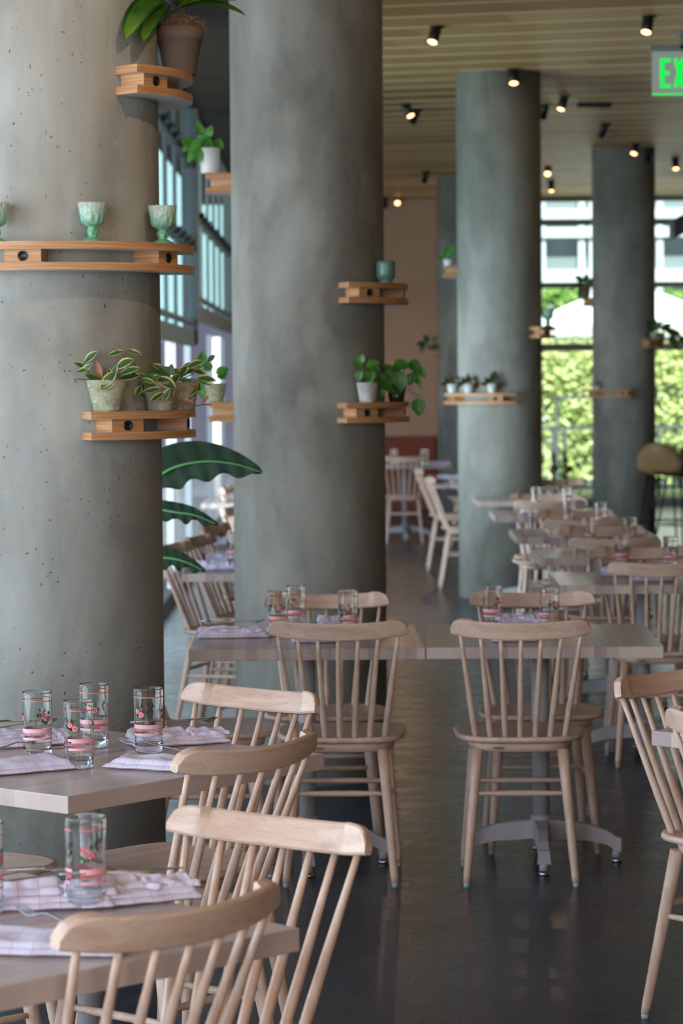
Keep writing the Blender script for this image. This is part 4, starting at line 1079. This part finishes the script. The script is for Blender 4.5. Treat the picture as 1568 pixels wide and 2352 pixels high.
lst = [(1003, 60, (-.5, .25), True, 'bright ceiling spotlight at the upper centre, left of the third column'), (1490, 36, (-.5, .2), True, 'bright ceiling spotlight at the upper right above the exit sign'),
       (1178, 158, (-.5, 0), True, 'bright ceiling spotlight directly above the third column top'), (930, 238, (-.5, -.35), True, 'lit spotlight of the pair left of the third column'),
       (958, 250, (.5, .3), False, 'unlit dark spotlight of the pair left of the third column'), (1217, 176, (.4, 0), False, 'dark spotlight just right of the bright one on the third column top'),
       (1253, 238, (.45, .2), False, 'dark spotlight beside the right edge of the third column'), (1297, 220, (-.4, .3), True, 'lit spotlight right of the third column top, left of the black vent'),
       (1391, 284, (.5, .3), False, 'dark spotlight under the black ceiling vent'), (979, 393, (.5, .2), False, 'small dark spotlight in front of the pink wall'),
       (1461, 328, (-.5, .25), True, 'lit spotlight on the top of the farthest-right column'), (1491, 338, (.4, 0), False, 'dark spotlight behind the lit one on the farthest-right column'),
       (1258, 384, (-.9, .1), True, 'upper lit spotlight right of the third column, its face towards us'), (1265, 416, (-.4, .0), True, 'lower lit spotlight right of the third column'),
       (1550, 364, (-.5, 0), True, 'lit spotlight at the right edge beside the farthest-right column'), (912, 455, (-1.0, 0), True, 'lit spotlight at the top of the pink wall'),
       (883, 455, (.4, 0), False, 'small dark spotlight at the top left of the pink wall')]
for px, py, tl, lit, lb in lst: spot(px, py, None, tl, lb, lit, 16)
# the lamp that warms the nearest column, above the picture
t = thing('ceiling_spotlight', 'spotlight above the picture aimed at the top of the nearest column', 'spotlight', (.35, 5.7, CEIL))
m = MB(); m.lathe([(.034, -.14), (.034, 0)], 20); m.build('lamp_body', M_blk, t)
lamp('column_beam', 'SPOT', (.35, 5.7, CEIL - .17), (-.75, 8.05, 2.5), 60, (1, .74, .48), spot_size=radians(46), spot_blend=.5, shadow_soft_size=.025)
# long dark vent
p = V((0, 0, EYE)) + ray(1364, 236) * ((CEIL - EYE) / ray(1364, 236).z)
m = MB(); m.box((0, 0, -.02), (.27, .09, .04)); o = m.build('ceiling_vent', M_blk, bevel=.004); o.location = p; tag(o, 'long black slot vent in the board ceiling right of the third column', 'vent')

# exit sign
def exit_sign():
    p = A(1497, 166, 15.6); s_ = 15.6 / FPX
    W, Hh = .36, 100 * s_
    t = thing('exit_sign', 'green lettered edge-lit exit sign hanging at the upper right, cut off by the frame', 'sign', (p.x, p.y, p.z))
    a = radians(2)
    def fr(x, z, y=0): return V((x, y, z + x * .0))
    m = MB(); m.box((W / 2, 0, -.005), (W, .012, Hh)); m.build('acrylic_panel', M_exitp, t)
    m = MB(); m.box((W / 2, .0, Hh / 2 + .01), (W + .02, .05, .035)); m.box((W / 2, 0, Hh / 2 + .05), (.05, .05, .09)); m.lathe([(.07, Hh / 2 + .08), (.07, Hh / 2 + .1)], 20, c=(W / 2, 0, 0)); m.build('housing', plain('exit_housing', srgb(150, 156, 150), .4), t)
    m = MB(); m.box((W / 2, -.001, -Hh / 2 - .002), (W, .014, .008)); m.build('lit_edge', M_exit, t)
    L = MB(); h = 66 * s_; z0 = -h / 2 - .006; sw = .020; x = .046
    def bar(x0, z, w, hh): L.box((x0 + w / 2, -.008, z + hh / 2), (w, .004, hh))
    bar(x, z0, sw, h); bar(x, z0, .056, sw * .9); bar(x, z0 + h / 2 - sw * .45, .048, sw * .9); bar(x, z0 + h - sw * .9, .056, sw * .9)
    x += .072
    for sg in (1, -1):
        M_ = Matrix.Rotation(sg * math.atan2(.045, h), 3, 'Y'); L.box((x + .034, -.008, z0 + h / 2), (sw, .004, h * 1.02), M=M_)
    x += .084; bar(x, z0, sw, h); x += .036; bar(x, z0 + h - sw * .9, .066, sw * .9); bar(x + .023, z0, sw, h)
    L.build('letters', M_exit, t)
exit_sign()
# dark canopy edge at the right
p = A(1548, 520, 31.0)
m = MB(); vs = []
for y in (0, .5):
    for x, z in ((0, .08), (.7, .45), (.7, .22), (0, -.135)): vs.append((x, y, z))
m.add(vs, [(0, 1, 2, 3), (7, 6, 5, 4), (0, 4, 5, 1), (1, 5, 6, 2), (2, 6, 7, 3), (3, 7, 4, 0)], 0, False)
m.tube([(.6, .25, .4), (.6, .25, CEIL - p.z)], .012, 8)
o = m.build('hanging_hood', M_hood); o.location = p; tag(o, 'charcoal hanging hood cut off by the right edge in front of the upper window', 'hood')

# ------------------------------------------------------------------ bar stools
def stool(px, Y, rz, mat, label):
    x = px2x(px, Y); t = thing('shell_stool', label, 'stool', (x, Y, 0), rz)
    P = []
    for i in range(15):
        v = i / 14; row = []
        for j in range(17):
            u = -1 + 2 * j / 16
            if v < .45: y = .19 - v / .45 * .36; z = .66 + .05 * u * u - .01 * sin(v * 6)
            else:
                q = (v - .45) / .55; y = -.17 - .07 * sin(q * pi / 2) + .12 * u * u * q; z = .66 + .30 * q - .04 * u * u * q + .05 * u * u * (1 - q)
            w = .21 * (1 - .25 * max(0, (v - .7) / .3) ** 2)
            row.append((u * w, y, z))
        P.append(row)
    m = MB(); m.grid(P); o = m.build('shell', mat, t); md = o.modifiers.new('th', 'SOLIDIFY'); md.thickness = .012
    for sx in (-1, 1):
        for sy in (-1, 1):
            m = MB(); m.tube([(sx * .12, sy * .10, .65), (sx * .20, sy * .20, 0)], .009, 8); m.build('leg', M_blk, t)
    m = MB(); q = [(.175, .175), (-.175, .175), (-.175, -.175), (.175, -.175), (.175, .175)]
    for a, b in zip(q, q[1:]): m.tube([(*a, .22), (*b, .22)], .006, 6)
    m.build('foot_ring', M_blk, t)
stool(1524, 26.4, radians(-25), M_tan, 'tan shell bar stool on thin black legs beside the farthest-right column')
stool(1572, 25.6, radians(35), M_olive, 'olive-brown shell bar stool cut off by the right edge')

# ------------------------------------------------------------------ outside
m = MB(); m.box((8, 60, -.06), (80, 51, .1)); m.box((-22, 10, -.16), (36, 60, .1)); struct(m.build('ground_outside', M_pave))
def shrub(x, y, w, h, z0, mat, label, seed, group, nm='hedge_shrub', n=1500, ls=.11, trunk=True):
    rr = random.Random(seed); t = thing(nm, label, 'shrub' if nm == 'hedge_shrub' else 'tree', (x, y, 0), 0, group)
    m = MB()
    for k in range(n):
        a = rr.uniform(0, 2 * pi); b = rr.uniform(-1, 1); r = rr.uniform(.72, 1.05) ** .6; c = sqrt(1 - b * b)
        lump = 1 + .22 * noise.noise(V((c * cos(a) * 2.5 + seed, c * sin(a) * 2.5, b * 2.5)))
        if nm == 'hedge_shrub': q_ = V((rr.uniform(-1, 1) * w / 2, rr.uniform(-1, 1) * w * .3, rr.uniform(-1, 1) * h / 2)); p = q_ * lump + V((0, 0, z0 + h / 2))
        else: p = V((c * cos(a) * w / 2, c * sin(a) * w * .32, b * h / 2)) * r * lump + V((0, 0, z0 + h / 2))
        if p.z < .05: continue
        d = V((rr.uniform(-1, 1), rr.uniform(-1, 1), rr.uniform(-1, 1))).normalized(); u = d.orthogonal().normalized(); s_ = ls * rr.uniform(.6, 1.3)
        m.add([p, p + d * s_ * .5 + u * s_ * .28, p + d * s_, p + d * s_ * .5 - u * s_ * .28], [(0, 1, 2, 3)], 0)
    m.build('crown', mat, t)
    m = MB(); m.tube([(0, 0, -.05), (.03, 0, z0 + h * .5), (0, 0, z0 + h * .8)], [.05, .035, .015], 7); m.build('trunk', M_stem, t)
for i in range(7):
    x = 2.5 + i * 1.06
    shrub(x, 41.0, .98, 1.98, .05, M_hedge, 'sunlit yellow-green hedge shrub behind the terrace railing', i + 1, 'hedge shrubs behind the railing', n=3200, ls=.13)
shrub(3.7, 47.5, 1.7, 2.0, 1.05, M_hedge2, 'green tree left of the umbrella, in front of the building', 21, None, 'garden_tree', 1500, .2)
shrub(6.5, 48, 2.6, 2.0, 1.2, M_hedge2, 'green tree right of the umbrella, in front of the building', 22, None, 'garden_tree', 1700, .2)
# umbrella
def umbrella(x, y, rw, zr, zp, label):
    t = thing('garden_umbrella', label, 'umbrella', (x, y, 0))
    n = 8; P = []
    for q in range(8):
        f = q / 7; P.append([(rw * f * cos(2 * pi * (k + .5) / n), rw * f * sin(2 * pi * (k + .5) / n), zp - (zp - zr) * (f ** 1.08)) for k in range(n)])
    P.append([(v[0], v[1], v[2] - .18) for v in P[-1]])
    m = MB(); m.grid(P, 0, True, sm=False); o = m.build('canopy', M_umb, t); md = o.modifiers.new('th', 'SOLIDIFY'); md.thickness = .01
    m = MB(); m.tube([(0, 0, 0), (0, 0, zp + .05)], .03, 10); m.build('pole', M_facade, t)
    m = MB()
    for k in range(n): a = 2 * pi * (k + .5) / n; m.tube([(0, 0, zp - .03), (rw * .98 * cos(a), rw * .98 * sin(a), zr - .01)], .012, 5)
    m.build('ribs', M_facade, t)
    m = MB(); m.box((0, 0, .04), (.7, .7, .08)); m.build('base', M_rail, t)
umbrella(4.52, 44.0, 1.83, 2.36, 3.07, 'large white garden umbrella behind the farthest-right column')
# terrace railing
def railing():
    Y = 37.2; t = thing('terrace_railing', 'dark metal terrace railing outside the garden windows', 'railing', (2.3, Y, 0))
    X0, X1 = 0, 6.5; m = MB()
    m.box(((X0 + X1) / 2, 0, EYE - (983 - 862) * Y / FPX), (X1 - X0, .05, .05)); m.box(((X0 + X1) / 2, 0, .1), (X1 - X0, .03, .03)); m.build('rail_bar', M_rail, t)
    xs = [px2x(px, Y) - 2.3 for px in (1272, 1298)]; xs += [xs[1] + 1.25 * k for k in range(1, 5)]
    for x in xs:
        m = MB(); m.box((x, 0, .45), (.045, .045, .9)); m.build('post', M_rail, t)
    m = MB()
    for i in range(10): m.box(((X0 + X1) / 2, .01, .12 + i * .077), (X1 - X0, .003, .003))
    for i in range(60): m.box((X0 + .105 * i, .01, .48), (.003, .003, .74))
    m.build('mesh_infill', M_rail, t)
    t = thing('mesh_gate', 'taller mesh gate behind the terrace railing', 'gate', (px2x(1280, 38), 38.0, 0)); z = EYE - (912 - 862) * 38 / FPX
    m = MB(); m.box((.6, 0, z), (1.3, .04, .04)); m.box((.0, 0, z / 2), (.04, .04, z)); m.box((1.22, 0, z / 2), (.04, .04, z)); m.build('gate_frame', M_rail, t)
    m = MB()
    for i in range(14): m.box((.6, 0, .1 + i * z / 15), (1.2, .003, .003))
    m.build('mesh_panel', M_rail, t)
railing()
# office building beyond
def building():
    Y = 56.0; t = thing('office_building', 'pale office building with white bands and blue-grey glazing beyond the umbrella', 'building', (3.0, Y, 0))
    m = MB(); m.box((8, 1.5, 5), (34, 3, 10)); m.build('glazed_wall', M_facglass, t)
    zz = lambda y: EYE + (862 - y) * Y / FPX
    for ya, yb in ((484, 506), (525, 548), (622, 650), (722, 732)):
        za, zb = zz(yb), zz(ya); m = MB(); m.box((8, -.1, (za + zb) / 2), (34, .4, zb - za)); m.build('white_band', M_facade, t)
    for px in (1246, 1336, 1360, 1514, 1600):
        m = MB(); m.box((px2x(px, Y) - 3.0, -.08, 4), (.13, .3, 8)); m.build('mullion', M_facade, t)
building()
